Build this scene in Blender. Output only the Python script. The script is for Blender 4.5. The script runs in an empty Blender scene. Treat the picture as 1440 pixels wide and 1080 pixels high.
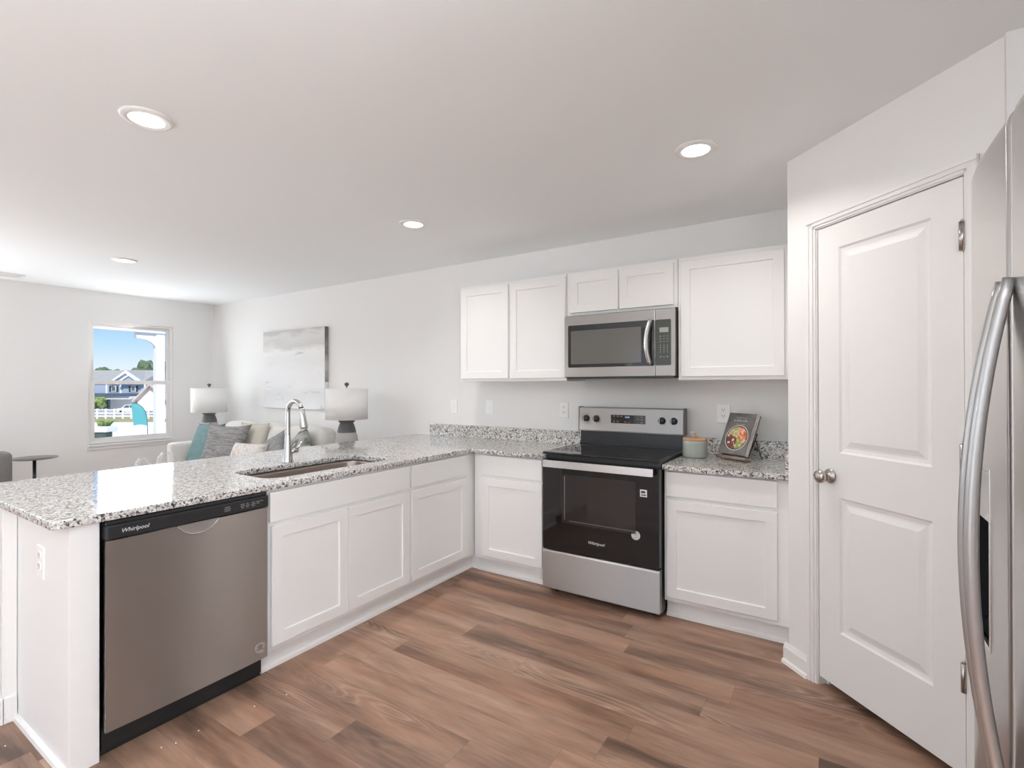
import bpy, bmesh, math, random
from mathutils import Vector, Matrix
random.seed(7)
SC = bpy.context.scene
COL = SC.collection
PI = math.pi

# ---------------------------------------------------------------- camera
CAM = Vector((1.5794, -3.4811, 1.3413)); YAW = 0.5697; PITCH = 0.0033; ROLL = -0.0018
cd = bpy.data.cameras.new('camera'); cam = bpy.data.objects.new('camera', cd); COL.objects.link(cam)
cd.sensor_fit = 'HORIZONTAL'; cd.sensor_width = 36; cd.lens = 36 * 702.4 / 1440; cd.clip_start = 0.02; cd.clip_end = 500
cam.matrix_world = Matrix.Translation(CAM) @ Matrix.Rotation(YAW, 4, 'Z') @ Matrix.Rotation(PI / 2 + PITCH, 4, 'X') @ Matrix.Rotation(ROLL, 4, 'Z')
SC.camera = cam

# ---------------------------------------------------------------- view, world, sun, daylight, added fill lights
SC.view_settings.view_transform = 'Standard'; SC.view_settings.look = 'None'
SC.view_settings.gamma = 1; SC.view_settings.use_curve_mapping = False
SC.view_settings.exposure = 0.07
SC.cycles.diffuse_bounces = 8; SC.cycles.max_bounces = 14; SC.cycles.glossy_bounces = 6
SC.cycles.caustics_reflective = False; SC.cycles.caustics_refractive = False

W = bpy.data.worlds.new('sky'); SC.world = W; W.use_nodes = True
nt = W.node_tree; nt.nodes.clear()
wo = nt.nodes.new('ShaderNodeOutputWorld'); bg = nt.nodes.new('ShaderNodeBackground')
tc = nt.nodes.new('ShaderNodeTexCoord'); sx = nt.nodes.new('ShaderNodeSeparateXYZ'); cr = nt.nodes.new('ShaderNodeValToRGB')
nt.links.new(tc.outputs['Generated'], sx.inputs[0]); nt.links.new(sx.outputs['Z'], cr.inputs[0])
nt.links.new(cr.outputs[0], bg.inputs[0]); nt.links.new(bg.outputs[0], wo.inputs[0])
cr.color_ramp.elements[0].position = 0.0; cr.color_ramp.elements[0].color = (.80, .88, .95, 1)
cr.color_ramp.elements[1].position = 1.0; cr.color_ramp.elements[1].color = (.07, .20, .55, 1)
for ps, c in ((.03, (.76, .88, .97)), (.07, (.50, .76, 1.0)), (.13, (.22, .52, .95)), (.3, (.12, .32, .75))):
    e = cr.color_ramp.elements.new(ps); e.color = (*c, 1)
bg.inputs[1].default_value = 1.0

def sun(direction, e, ang):
    l = bpy.data.lights.new('sun', 'SUN'); l.energy = e; l.angle = ang; l.color = (1, .95, .87)
    o = bpy.data.objects.new('sun', l); COL.objects.link(o)
    o.rotation_euler = Vector(direction).to_track_quat('-Z', 'Y').to_euler()
sun((-.62, .35, -.72), 5.0, .02)

def area(name, loc, direction, w, h, e, c=(1, 1, 1), spread=PI):
    l = bpy.data.lights.new(name, 'AREA'); l.shape = 'RECTANGLE'; l.size = w; l.size_y = h; l.energy = e; l.color = c; l.spread = spread
    o = bpy.data.objects.new(name, l); COL.objects.link(o); o.location = loc
    o.rotation_euler = Vector(direction).to_track_quat('-Z', 'Y').to_euler()
DAY = (.915, .96, 1)
area('rear_door_fill', (-.6, -6.44, 1.15), (0, 1, .05), 2.3, 2.0, 14, DAY)  # added area light at the unseen rear door, brightens surfaces facing it
area('rear_ceiling_fill', (-.6, -6.40, .9), (0, .22, 1), 2.3, .8, 24, DAY, 2.4)  # added upward fill, brightens the ceiling behind the camera
area('daylight_side_window', (-5.38, -4.25, 1.38), (1, 0, .3), 1.6, 1.4, 12, DAY)
area('left_ceiling_fill', (-5.30, -4.25, 1.0), (.3, .05, 1), .8, 1.6, 90, DAY, 2.4)  # added upward fill by the left wall, lifts the ceiling
area('daylight_front_window', (-5.30, -.91, 1.38), (1, -.25, .25), .7, 1.3, 15, DAY)
area('right_side_fill', (2.56, -3.95, 1.35), (-1, 0, .1), 1.3, 1.5, 40, DAY)  # added area light on the right, brightens the peninsula fronts
area('right_ceiling_fill', (2.50, -4.0, .8), (-.25, -.42, 1), .8, 1.3, 82, DAY, 2.3)  # added upward fill on the right, softens the room via the ceiling

# ---------------------------------------------------------------- helpers
def wm(o):
    m = Matrix.Translation(o.location) @ o.rotation_euler.to_matrix().to_4x4()
    return wm(o.parent) @ m if o.parent else m
def thing(name, label, cat, loc=(0, 0, 0), rz=0, group=None):
    o = bpy.data.objects.new(name, None); COL.objects.link(o); o.empty_display_size = .05
    o.location = loc; o.rotation_euler = (0, 0, rz); o['label'] = label; o['category'] = cat
    if group: o['group'] = group
    return o
def obj(name, bm, mats, parent=None, local=False, label=None):
    if parent is not None and not local: bm.transform(wm(parent).inverted())
    me = bpy.data.meshes.new(name); bm.normal_update(); bm.to_mesh(me); bm.free()
    for m in (mats if isinstance(mats, (list, tuple)) else [mats]): me.materials.append(m)
    o = bpy.data.objects.new(name, me); COL.objects.link(o)
    if parent is not None: o.parent = parent
    if label: o['label'] = label
    return o
def tag(o, label, cat, group=None):
    o['label'] = label; o['category'] = cat
    if group: o['group'] = group
    return o
def struct(name, bm, m, parent=None, local=False):
    o = obj(name, bm, m, parent, local)
    if parent is None: o['kind'] = 'structure'
    return o
def dup(o, parent=None):
    c = o.copy(); COL.objects.link(c)
    if parent is not None: c.parent = parent
    for ch in [x for x in o.children]: dup(ch, c)
    return c
def BM(): return bmesh.new()
def box(bm, x0, x1, y0, y1, z0, z1, bev=0, seg=2, mi=0):
    r = bmesh.ops.create_cube(bm, size=1)
    vs = r['verts']
    M = Matrix.Translation(((x0 + x1) / 2, (y0 + y1) / 2, (z0 + z1) / 2)) @ Matrix.Diagonal((abs(x1 - x0), abs(y1 - y0), abs(z1 - z0), 1))
    bmesh.ops.transform(bm, matrix=M, verts=vs)
    fs = set(f for v in vs for f in v.link_faces)
    for f in fs: f.material_index = mi
    if bev > 0:
        es = list(set(e for v in vs for e in v.link_edges))
        r = bmesh.ops.bevel(bm, geom=es, offset=bev, segments=seg, affect='EDGES', profile=.5)
        for f in r['faces']: f.material_index = mi; f.smooth = seg > 2
    return bm
def Box(*a, **k): return box(BM(), *a, **k)
def xf(bm, M): bm.transform(M); return bm
def lathe(bm, prof, cx=0, cy=0, seg=40, mi=0, smooth=True):
    rings = []
    for r, z in prof:
        if r < 1e-6: rings.append([bm.verts.new((cx, cy, z))])
        else: rings.append([bm.verts.new((cx + r * math.cos(2 * PI * k / seg), cy + r * math.sin(2 * PI * k / seg), z)) for k in range(seg)])
    for a, b in zip(rings[:-1], rings[1:]):
        for k in range(seg):
            k2 = (k + 1) % seg
            if len(a) == 1 and len(b) == 1: continue
            if len(a) == 1: f = bm.faces.new((a[0], b[k2], b[k]))
            elif len(b) == 1: f = bm.faces.new((a[k], a[k2], b[0]))
            else: f = bm.faces.new((a[k], a[k2], b[k2], b[k]))
            f.smooth = smooth; f.material_index = mi
    return bm
def tube(bm, pts, rad, seg=14, squash=None, mi=0):
    pts = [Vector(p) for p in pts]; n = len(pts)
    rad = rad if isinstance(rad, (list, tuple)) else [rad] * n
    t0 = (pts[1] - pts[0]).normalized()
    up = Vector((0, 0, 1)) if abs(t0.z) < .9 else Vector((1, 0, 0))
    a = (up - t0 * up.dot(t0)).normalized(); rings = []
    for i, p in enumerate(pts):
        t = (pts[min(i + 1, n - 1)] - pts[max(i - 1, 0)]).normalized()
        a = (a - t * a.dot(t)).normalized(); b = t.cross(a)
        ra, rb = (rad[i], rad[i]) if squash is None else (rad[i] * squash[0], rad[i] * squash[1])
        rings.append([bm.verts.new(p + a * ra * math.cos(2 * PI * k / seg) + b * rb * math.sin(2 * PI * k / seg)) for k in range(seg)])
    for r, s in zip(rings[:-1], rings[1:]):
        for k in range(seg):
            f = bm.faces.new((r[k], r[(k + 1) % seg], s[(k + 1) % seg], s[k])); f.smooth = True; f.material_index = mi
    f = bm.faces.new(rings[0][::-1]); f.material_index = mi
    f = bm.faces.new(rings[-1]); f.material_index = mi
    return bm
def prism(bm, pts, axis, a, b, mi=0):
    """extrude a closed 2-D outline along an axis (0,1,2) from a to b"""
    def P(p, v): q = list(p); q.insert(axis, v); return bm.verts.new(q)
    A = [P(p, a) for p in pts]; B = [P(p, b) for p in pts]; n = len(pts)
    fs = [bm.faces.new(A), bm.faces.new(B[::-1])]
    for k in range(n): fs.append(bm.faces.new((A[k], B[k], B[(k + 1) % n], A[(k + 1) % n])))
    for f in fs: f.material_index = mi
    bmesh.ops.recalc_face_normals(bm, faces=fs)
    return bm
def rrect(x0, x1, y0, y1, r, n=6):
    P = []
    for cx, cy, a0 in ((x1 - r, y1 - r, 0), (x0 + r, y1 - r, 90), (x0 + r, y0 + r, 180), (x1 - r, y0 + r, 270)):
        for k in range(n + 1):
            a = math.radians(a0 + 90 * k / n); P.append((cx + r * math.cos(a), cy + r * math.sin(a)))
    return P
def disc_on(bm, x, y, z, r, th=.0006, seg=32, mi=0):
    """thin disc facing -y"""
    return prism(bm, [(x + r * math.cos(2 * PI * k / seg), z + r * math.sin(2 * PI * k / seg)) for k in range(seg)], 1, y, y + th, mi)
def plate_hole(name, outer, holes, z0, z1, bev=.003):
    """flat slab with holes: 2-D curve turned to mesh"""
    cu = bpy.data.curves.new(name, 'CURVE'); cu.dimensions = '2D'; cu.fill_mode = 'BOTH'
    cu.extrude = (z1 - z0) / 2 - bev; cu.bevel_depth = bev; cu.bevel_resolution = 2; cu.offset = -bev
    for lp in [outer] + holes:
        s = cu.splines.new('POLY'); s.points.add(len(lp) - 1); s.use_cyclic_u = True
        for p, q in zip(s.points, lp): p.co = (q[0], q[1], 0, 1)
    o = bpy.data.objects.new(name, cu); COL.objects.link(o)
    dg = bpy.context.evaluated_depsgraph_get(); me = bpy.data.meshes.new_from_object(o.evaluated_get(dg))
    bm = BM(); bm.from_mesh(me); bpy.data.objects.remove(o); bpy.data.curves.remove(cu); bpy.data.meshes.remove(me)
    bmesh.ops.remove_doubles(bm, verts=bm.verts, dist=1e-5)
    bm.transform(Matrix.Translation((0, 0, (z0 + z1) / 2)))
    for f in bm.faces: f.material_index = 0
    return bm
def text_bm(s, size, th=.0006, shear=0, align='CENTER', xscale=1):
    cu = bpy.data.curves.new('t', 'FONT'); cu.body = s; cu.size = size; cu.extrude = th / 2; cu.shear = shear; cu.align_x = align; cu.align_y = 'CENTER'
    cu.resolution_u = 2
    o = bpy.data.objects.new('t', cu); COL.objects.link(o)
    dg = bpy.context.evaluated_depsgraph_get(); me = bpy.data.meshes.new_from_object(o.evaluated_get(dg))
    bm = BM(); bm.from_mesh(me); bpy.data.objects.remove(o); bpy.data.curves.remove(cu); bpy.data.meshes.remove(me)
    bm.transform(Matrix.Diagonal((xscale, 1, 1, 1)))
    for f in bm.faces: f.material_index = 0
    return bm
def text_front(s, size, x, y, z, **k):      # readable from -y
    return xf(text_bm(s, size, **k), Matrix.Translation((x, y, z)) @ Matrix.Rotation(PI / 2, 4, 'X'))
def join(a, b, mi=None):
    me = bpy.data.meshes.new('j'); b.to_mesh(me); b.free()
    n = len(a.faces); a.from_mesh(me); bpy.data.meshes.remove(me)
    if mi is not None:
        a.faces.ensure_lookup_table()
        for f in a.faces[n:]: f.material_index = mi
    return a
def pillow_bm(w, h, t, n=14, pinch=.07):
    bm = BM(); V = {}
    for s in (1, -1):
        for i in range(n + 1):
            for j in range(n + 1):
                u = -1 + 2 * i / n; v = -1 + 2 * j / n
                edge = i in (0, n) or j in (0, n)
                if s < 0 and edge: V[(s, i, j)] = V[(1, i, j)]; continue
                th = t / 2 * ((1 - u ** 4) * (1 - v ** 4)) ** .55
                x = w / 2 * u * (1 - pinch * (1 - v * v)); z = h / 2 * v * (1 - pinch * (1 - u * u))
                V[(s, i, j)] = bm.verts.new((x, -s * th, z))
    for s in (1, -1):
        for i in range(n):
            for j in range(n):
                q = [V[(s, i, j)], V[(s, i + 1, j)], V[(s, i + 1, j + 1)], V[(s, i, j + 1)]]
                f = bm.faces.new(q if s > 0 else q[::-1]); f.smooth = True
    return bm
def cushion_bm(x0, x1, y0, y1, z0, z1, r=.05, puff=.02):
    bm = Box(x0, x1, y0, y1, z0, z1, bev=r, seg=4)
    c = Vector(((x0 + x1) / 2, (y0 + y1) / 2, (z0 + z1) / 2)); d = Vector(((x1 - x0) / 2, (y1 - y0) / 2, (z1 - z0) / 2))
    bmesh.ops.subdivide_edges(bm, edges=[e for e in bm.edges if e.calc_length() > .12], cuts=4, use_grid_fill=True)
    for v in bm.verts:
        q = v.co - c; u = [max(-1, min(1, q[k] / d[k])) for k in range(3)]
        for k in range(3):
            a, b = u[(k + 1) % 3], u[(k + 2) % 3]
            v.co[k] += u[k] * puff * (1 - a * a) * (1 - b * b)
    for f in bm.faces: f.smooth = True
    return bm

# ---------------------------------------------------------------- materials
def mat(name, col=(.8, .8, .8), rough=.5, metal=0, spec=.5, **k):
    m = bpy.data.materials.new(name); m.use_nodes = True
    b = m.node_tree.nodes['Principled BSDF']
    b.inputs['Base Color'].default_value = (*col, 1); b.inputs['Roughness'].default_value = rough
    b.inputs['Metallic'].default_value = metal; b.inputs['Specular IOR Level'].default_value = spec
    for kk, v in k.items(): b.inputs[kk].default_value = v
    return m
class N:
    """tiny node-graph helper"""
    def __init__(s, m): s.t = m.node_tree; s.b = s.t.nodes['Principled BSDF']
    def new(s, t, **k):
        n = s.t.nodes.new(t)
        for a, v in k.items(): setattr(n, a, v)
        return n
    def link(s, a, b): s.t.links.new(a, b)
    def setin(s, sock, v):
        if hasattr(v, 'is_output'): s.link(v, sock)
        else: sock.default_value = v
    def math(s, op, a, b=0.0, c=None):
        n = s.new('ShaderNodeMath', operation=op); s.setin(n.inputs[0], a); s.setin(n.inputs[1], b)
        if c is not None: s.setin(n.inputs[2], c)
        return n.outputs[0]
    def coord(s, o='Object'): return s.new('ShaderNodeTexCoord').outputs[o]
    def sep(s, v): n = s.new('ShaderNodeSeparateXYZ'); s.link(v, n.inputs[0]); return n.outputs
    def comb(s, x, y, z):
        n = s.new('ShaderNodeCombineXYZ')
        for i, v in enumerate((x, y, z)): s.setin(n.inputs[i], v)
        return n.outputs[0]
    def noise(s, v, scale, detail=2, rough=.5, out='Fac', dist=0):
        n = s.new('ShaderNodeTexNoise'); s.link(v, n.inputs['Vector']); n.inputs['Scale'].default_value = scale
        n.inputs['Detail'].default_value = detail; n.inputs['Roughness'].default_value = rough; n.inputs['Distortion'].default_value = dist
        return n.outputs[out]
    def vor(s, v, scale, out='Color', feature='F1'):
        n = s.new('ShaderNodeTexVoronoi', feature=feature); s.link(v, n.inputs['Vector']); n.inputs['Scale'].default_value = scale; return n.outputs[out]
    def white(s, v): n = s.new('ShaderNodeTexWhiteNoise', noise_dimensions='3D'); s.link(v, n.inputs['Vector']); return n.outputs['Value']
    def ramp(s, f, stops, interp='LINEAR'):
        n = s.new('ShaderNodeValToRGB'); s.setin(n.inputs[0], f); r = n.color_ramp; r.interpolation = interp
        while len(r.elements) < len(stops): r.elements.new(.5)
        for e, (p, c) in zip(r.elements, stops): e.position = p; e.color = (*c, 1) if len(c) == 3 else c
        return n.outputs[0]
    def mix(s, f, a, b, mode='MIX'):
        n = s.new('ShaderNodeMix', data_type='RGBA', blend_type=mode); s.setin(n.inputs[0], f)
        for i, v in ((6, a), (7, b)): s.setin(n.inputs[i], v if hasattr(v, 'is_output') else (*v, 1))
        return n.outputs[2]
    def scale(s, v, x, y, z):
        n = s.new('ShaderNodeMapping'); s.link(v, n.inputs[0]); n.inputs['Scale'].default_value = (x, y, z); return n.outputs[0]
    def base(s, c): s.link(c, s.b.inputs['Base Color'])
    def bump(s, h, st=.2, d=.002):
        n = s.new('ShaderNodeBump'); n.inputs['Strength'].default_value = st; n.inputs['Distance'].default_value = d
        s.link(h, n.inputs['Height']); s.link(n.outputs[0], s.b.inputs['Normal'])

def paint(name, col, rough=.6, sc=60):
    m = mat(name, col, rough, spec=.3); n = N(m); c = n.coord('Object')
    n.bump(n.noise(c, sc, 3), .04, .002); return m
M_WALL = paint('wall_paint', (.845, .84, .83), .7)
M_CEIL = paint('ceiling_paint', (.90, .925, .93), .85, 90)
M_TRIM = mat('trim_paint', (.86, .85, .835), .35)
M_CAB = mat('cabinet_paint', (.88, .88, .875), .38)
M_DOOR = paint('door_paint', (.85, .845, .83), .4, 35)
M_PLATE = mat('outlet_plastic', (.92, .92, .91), .3)
M_SLOT = mat('outlet_slot', (.25, .24, .23), .5)
M_BLACK = mat('black_plastic', (.02, .021, .023), .3)
M_BLACKGLASS = mat('black_glass', (.012, .011, .011), .05)
M_DARK = mat('dark_void', (.015, .015, .015), .8)
M_WHITEINK = mat('white_print', (.75, .75, .77), .5)
M_GREYINK = mat('grey_print', (.35, .35, .35), .5)
M_NICKEL = mat('satin_nickel', (.50, .47, .44), .25, 1)
M_CHROME = mat('brushed_faucet_steel', (.56, .55, .545), .18, 1)

def steel(name, col=(.55, .54, .53), rough=.40, axis='X', aniso=.95, streak=.06):
    m = mat(name, col, rough, 1); n = N(m); c = n.coord('Object')
    s = (1.5, 1.5, 500) if axis != 'Z' else (500, 500, 1.5)
    g = n.noise(n.scale(c, *s), 1, 2)
    r = n.math('MULTIPLY_ADD', g, streak * 2, rough - streak); n.link(r, n.b.inputs['Roughness'])
    n.b.inputs['Anisotropic'].default_value = aniso; n.b.inputs['Anisotropic Rotation'].default_value = .25
    tg = n.new('ShaderNodeTangent', direction_type='RADIAL', axis='Z'); n.link(tg.outputs[0], n.b.inputs['Tangent'])
    return m
M_STEEL = steel('stainless_steel')
M_STEEL_DW = steel('stainless_dishwasher', (.50, .485, .475), .42, aniso=.97)
M_STEEL_FR = steel('stainless_fridge', (.60, .575, .56), .28, streak=.0)
M_STEEL_LT = steel('stainless_handle', (.74, .74, .74), .25, aniso=.3)
M_SINK = steel('sink_steel', (.40, .345, .31), .38, aniso=.3)

def granite():
    m = mat('granite', rough=.07, spec=.8); n = N(m); c = n.coord('Object')
    d = n.mix(.02, c, n.noise(c, 40, 2, out='Color'))
    a = n.sep(n.vor(d, 165))[0]
    col = n.ramp(a, [(0, (.035, .034, .036)), (.085, (.16, .158, .16)), (.20, (.40, .39, .38)), (.36, (.56, .545, .525)), (.55, (.68, .67, .65)), (.78, (.77, .76, .745))], 'CONSTANT')
    b = n.sep(n.vor(n.scale(d, 1, 1, 1), 105))[1]
    col = n.mix(n.ramp(b, [(0, (.8,) * 3), (.08, (0,) * 3)], 'CONSTANT'), col, (.05, .048, .05))
    w = n.noise(c, 18, 3)
    col = n.mix(n.ramp(w, [(.52, (0,) * 3), (.70, (.28,) * 3)]), col, (.60, .47, .40), 'MIX')
    n.base(col); return m
M_GRANITE = granite()

def floor_mat():
    m = mat('vinyl_plank', rough=.38, spec=.35); n = N(m); c = n.coord('Object'); x, y, z = n.sep(c)
    PW, PL = .152, 1.22
    row = n.math('FLOOR', n.math('DIVIDE', y, PW)); fy = n.math('FRACT', n.math('DIVIDE', y, PW))
    off = n.math('MULTIPLY', n.white(n.comb(row, 3.1, 0)), PL)
    xx = n.math('DIVIDE', n.math('ADD', x, off), PL); cl = n.math('FLOOR', xx); fx = n.math('FRACT', xx)
    rid = n.white(n.comb(row, cl, 1.7)); rid2 = n.white(n.comb(cl, row, 9.2))
    gx = n.math('ADD', x, n.math('MULTIPLY', rid, 37.0)); gy = n.math('ADD', y, n.math('MULTIPLY', rid2, 11.0))
    gv = n.comb(gx, gy, rid)
    warp = n.noise(n.scale(gv, 1.1, 6, 1), 1, 2, out='Fac')
    # cathedral rings stretched along the plank
    ring = n.math('ADD', n.math('MULTIPLY', n.noise(n.scale(gv, .9, 6.5, 1), 1.0, 1), 26.0), n.math('MULTIPLY', n.noise(n.scale(gv, 3, 50, 1), 1, 2), 1.2))
    rg = n.math('POWER', n.math('ABSOLUTE', n.math('SINE', n.math('MULTIPLY', ring, PI))), .6)
    fine = n.noise(n.scale(gv, 6, 190, 1), 1, 3, .6)
    blot = n.math('MULTIPLY_ADD', n.math('SUBTRACT', n.noise(n.scale(gv, 1.3, 9, 1), 1, 4, .65), .5), 1.5, .5)
    tone = n.math('ADD', n.math('MULTIPLY', blot, .78), n.math('MULTIPLY', rid, .20))
    col = n.ramp(tone, [(.20, (.095, .058, .042)), (.34, (.20, .122, .086)), (.48, (.335, .202, .140)), (.64, (.45, .282, .200)), (.86, (.55, .365, .275))])
    mask = n.ramp(n.noise(n.scale(gv, 1.0, 4, 1), 1, 1), [(.52, (0,) * 3), (.66, (1,) * 3)])
    col = n.mix(n.math('MULTIPLY', mask, n.math('MULTIPLY', n.math('SUBTRACT', 1.0, rg), .60)), col, (.62, .46, .36))
    col = n.mix(n.math('MULTIPLY', fine, .34), col, (.16, .092, .066))
    red = n.noise(n.scale(gv, .7, 3, 1), 1, 2)
    col = n.mix(n.ramp(red, [(.5, (0,) * 3), (.7, (.35,) * 3)]), col, (.42, .19, .105))
    e1 = n.math('LESS_THAN', fy, .012); e2 = n.math('LESS_THAN', fx, .0016)
    col = n.mix(n.math('MULTIPLY', n.math('MAXIMUM', e1, e2), .40), col, (.10, .06, .045))
    n.base(col)
    n.link(n.math('MULTIPLY_ADD', fine, .2, .28), n.b.inputs['Roughness'])
    n.bump(fine, .06, .001); return m
M_FLOOR = floor_mat()

def fabric(name, col, col2=None, sc=350, rough=.95):
    m = mat(name, col, rough, spec=.15); n = N(m); c = n.coord('Object')
    h = n.noise(c, sc, 2); n.bump(h, .3, .002)
    n.base(n.mix(n.math('MULTIPLY', n.noise(c, sc / 6, 3), 1.0), col, col2 or tuple(v * .8 for v in col))); return m
M_SOFA = fabric('sofa_linen', (.78, .76, .73))
M_TEAL = fabric('teal_velvet', (.13, .225, .23), (.24, .345, .35), 120)
M_CREAM = fabric('cream_cotton', (.62, .59, .52), (.54, .50, .43))
M_GREYCHAIR = fabric('grey_tweed', (.17, .165, .165), (.24, .235, .23))
M_KNIT = fabric('grey_knit', (.20, .205, .21), (.42, .425, .43), 260)
M_SHADE = mat('lamp_shade_linen', (.84, .835, .82), .9, spec=.1)
M_SHADE.node_tree.nodes['Principled BSDF'].inputs['Transmission Weight'].default_value = 0
def streaky(name, a, b, sx_, sz_):
    m = mat(name, a, .95, spec=.1); n = N(m); c = n.coord('Object')
    f = n.noise(n.scale(c, sx_, sx_, sz_), 1, 4, .65)
    n.base(n.ramp(f, [(.30, b), (.45, a), (.56, b), (.64, a), (.75, tuple(min(1, v * 1.5) for v in a))])); n.bump(f, .5, .004); return m
M_STRIPE = streaky('grey_woven_stripes', (.36, .35, .35), (.17, .165, .165), 6, 70)
def leafy():
    m = mat('leaf_print', (.5, .5, .48), .95, spec=.1); n = N(m); c = n.coord('Object')
    f = n.vor(n.scale(c, 14, 14, 7), 1, 'Distance')
    n.base(n.ramp(f, [(.0, (.60, .59, .56)), (.18, (.50, .49, .45)), (.26, (.12, .13, .115)), (.45, (.22, .235, .21)), (.6, (.40, .41, .385))])); return m
M_LEAFP = leafy()
def peach():
    m = mat('peach_print', (.7, .65, .6), .95, spec=.1); n = N(m); c = n.coord('Object')
    n.base(n.ramp(n.noise(c, 26, 3), [(.3, (.48, .46, .46)), (.5, (.74, .71, .68)), (.7, (.66, .56, .48))])); return m
M_PEACH = peach()
M_CONC_LT = mat('lamp_glaze_light', (.42, .41, .40), .7)
M_CONC_DK = mat('lamp_glaze_dark', (.115, .11, .108), .55)
M_WOOD = mat('acacia_wood', (.42, .22, .11), .45)
_n = N(M_WOOD); _c = _n.coord('Object'); _n.base(_n.ramp(_n.noise(_n.scale(_c, 8, 60, 60), 1, 3), [(.3, (.55, .27, .14)), (.7, (.68, .38, .22))]))
M_WOOD2 = mat('grey_wood', (.3, .24, .2), .6)
_n = N(M_WOOD2); _c = _n.coord('Object'); _n.base(_n.ramp(_n.noise(_n.scale(_c, 8, 80, 80), 1, 3), [(.3, (.20, .14, .11)), (.7, (.40, .31, .25))]))
M_SAGE = mat('sage_glaze', (.36, .40, .35), .25)
M_WIRE = mat('black_wire', (.02, .02, .02), .4, .6)
M_TABLE = mat('dark_metal_table', (.17, .165, .16), .4, .5)
M_TABLEW = mat('white_table', (.7, .69, .67), .4)
M_LEG = mat('dark_leg', (.06, .045, .035), .5)
def glassy(name, fac=.08, tint=(1, 1, 1), rough=0):
    m = bpy.data.materials.new(name); m.use_nodes = True; t = m.node_tree; t.nodes.clear()
    o = t.nodes.new('ShaderNodeOutputMaterial'); mx = t.nodes.new('ShaderNodeMixShader'); tr = t.nodes.new('ShaderNodeBsdfTransparent'); g = t.nodes.new('ShaderNodeBsdfGlossy')
    fr = t.nodes.new('ShaderNodeFresnel'); fr.inputs[0].default_value = 1.0 + fac * 5
    tr.inputs[0].default_value = (*tint, 1); g.inputs['Roughness'].default_value = rough
    t.links.new(fr.outputs[0], mx.inputs[0]); t.links.new(tr.outputs[0], mx.inputs[1]); t.links.new(g.outputs[0], mx.inputs[2]); t.links.new(mx.outputs[0], o.inputs[0])
    return m
M_PANE = glassy('window_glass', .06)
def frosted():
    m = bpy.data.materials.new('frosted_glass'); m.use_nodes = True; t = m.node_tree; t.nodes.clear()
    o = t.nodes.new('ShaderNodeOutputMaterial'); mx = t.nodes.new('ShaderNodeMixShader'); tr = t.nodes.new('ShaderNodeBsdfTransparent'); g = t.nodes.new('ShaderNodeBsdfPrincipled')
    lw = t.nodes.new('ShaderNodeLayerWeight'); lw.inputs[0].default_value = .35; g.inputs['Base Color'].default_value = (.8, .79, .79, 1); g.inputs['Roughness'].default_value = .2
    t.links.new(lw.outputs['Facing'], mx.inputs[0]); t.links.new(tr.outputs[0], mx.inputs[1]); t.links.new(g.outputs[0], mx.inputs[2]); t.links.new(mx.outputs[0], o.inputs[0]); return m
M_ACRYL = frosted()
def emit(name, col, s):
    m = bpy.data.materials.new(name); m.use_nodes = True; t = m.node_tree; t.nodes.clear()
    o = t.nodes.new('ShaderNodeOutputMaterial'); e = t.nodes.new('ShaderNodeEmission'); e.inputs[0].default_value = (*col, 1); e.inputs[1].default_value = s
    t.links.new(e.outputs[0], o.inputs[0]); return m
M_LED = emit('led_disc', (1, .97, .92), 7)
M_CLOCK = emit('clock_digits', (.45, .70, 1), 1.2)
M_LCD = mat('lcd_grey_green', (.36, .39, .34), .3)

# ---------------------------------------------------------------- setting
CEIL = 2.4192; WX = -5.4121; H = .8897; SX, SY = 1.4012, -.731; RX = 2.62; RY = -6.5
PL = .92; EX, EY = SX + PL / 2 ** .5, SY - PL / 2 ** .5
WY0, WY1, WZ0, WZ1 = -1.335, -.484, .685, 2.085
struct('floor', Box(WX - .15, RX + .15, RY - .15, .15, -.1, 0), M_FLOOR)
struct('ceiling', Box(WX - .15, RX + .15, RY - .15, .15, CEIL, CEIL + .12), M_CEIL)
struct('wall_back', Box(WX - .15, RX + .15, 0, .15, 0, CEIL), M_WALL)
def wall_with_holes(axis, p0, p1, a0, a1, holes):
    bm = BM(); T = WX
    def bx(u0, u1, z0, z1):
        if u1 - u0 < 1e-4 or z1 - z0 < 1e-4: return
        if axis == 'x': box(bm, p0, p1, u0, u1, z0, z1)
        else: box(bm, u0, u1, p0, p1, z0, z1)
    cur = a0
    for (u0, u1, z0, z1) in sorted(holes):
        bx(cur, u0, 0, CEIL); bx(u0, u1, 0, z0); bx(u0, u1, z1, CEIL); cur = u1
    bx(cur, a1, 0, CEIL); return bm
struct('wall_left', wall_with_holes('x', WX - .14, WX, RY, 0, [(WY0, WY1, WZ0, WZ1), (-5.05, -3.45, .68, 2.085)]), M_WALL)
struct('wall_rear', wall_with_holes('y', RY - .14, RY, WX, RX, [(-1.75, .55, .02, 2.1)]), M_WALL)
struct('wall_right', wall_with_holes('x', RX, RX + .14, RY, 0, [(-4.6, -3.3, .6, 2.1)]), M_WALL)
# pantry walls
struct('wall_pantry_side', Box(SX, SX + .09, SY + .02, 0, 0, CEIL), M_WALL)
struct('wall_pantry_end', Box(EX - .02, RX, EY, EY + .1, 0, CEIL), M_WALL)
dw_ = bpy.data.objects.new('wall_pantry', None); COL.objects.link(dw_); dw_.location = (SX, SY, 0); dw_.rotation_euler = (0, 0, -PI / 4); dw_['kind'] = 'structure'
bm = BM(); box(bm, 0, .165, 0, .1, 0, CEIL); box(bm, .785, PL, 0, .1, 0, CEIL); box(bm, .165, .785, 0, .1, 2.048, CEIL)
obj('wall_face', bm, M_WALL, dw_, True)
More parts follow.
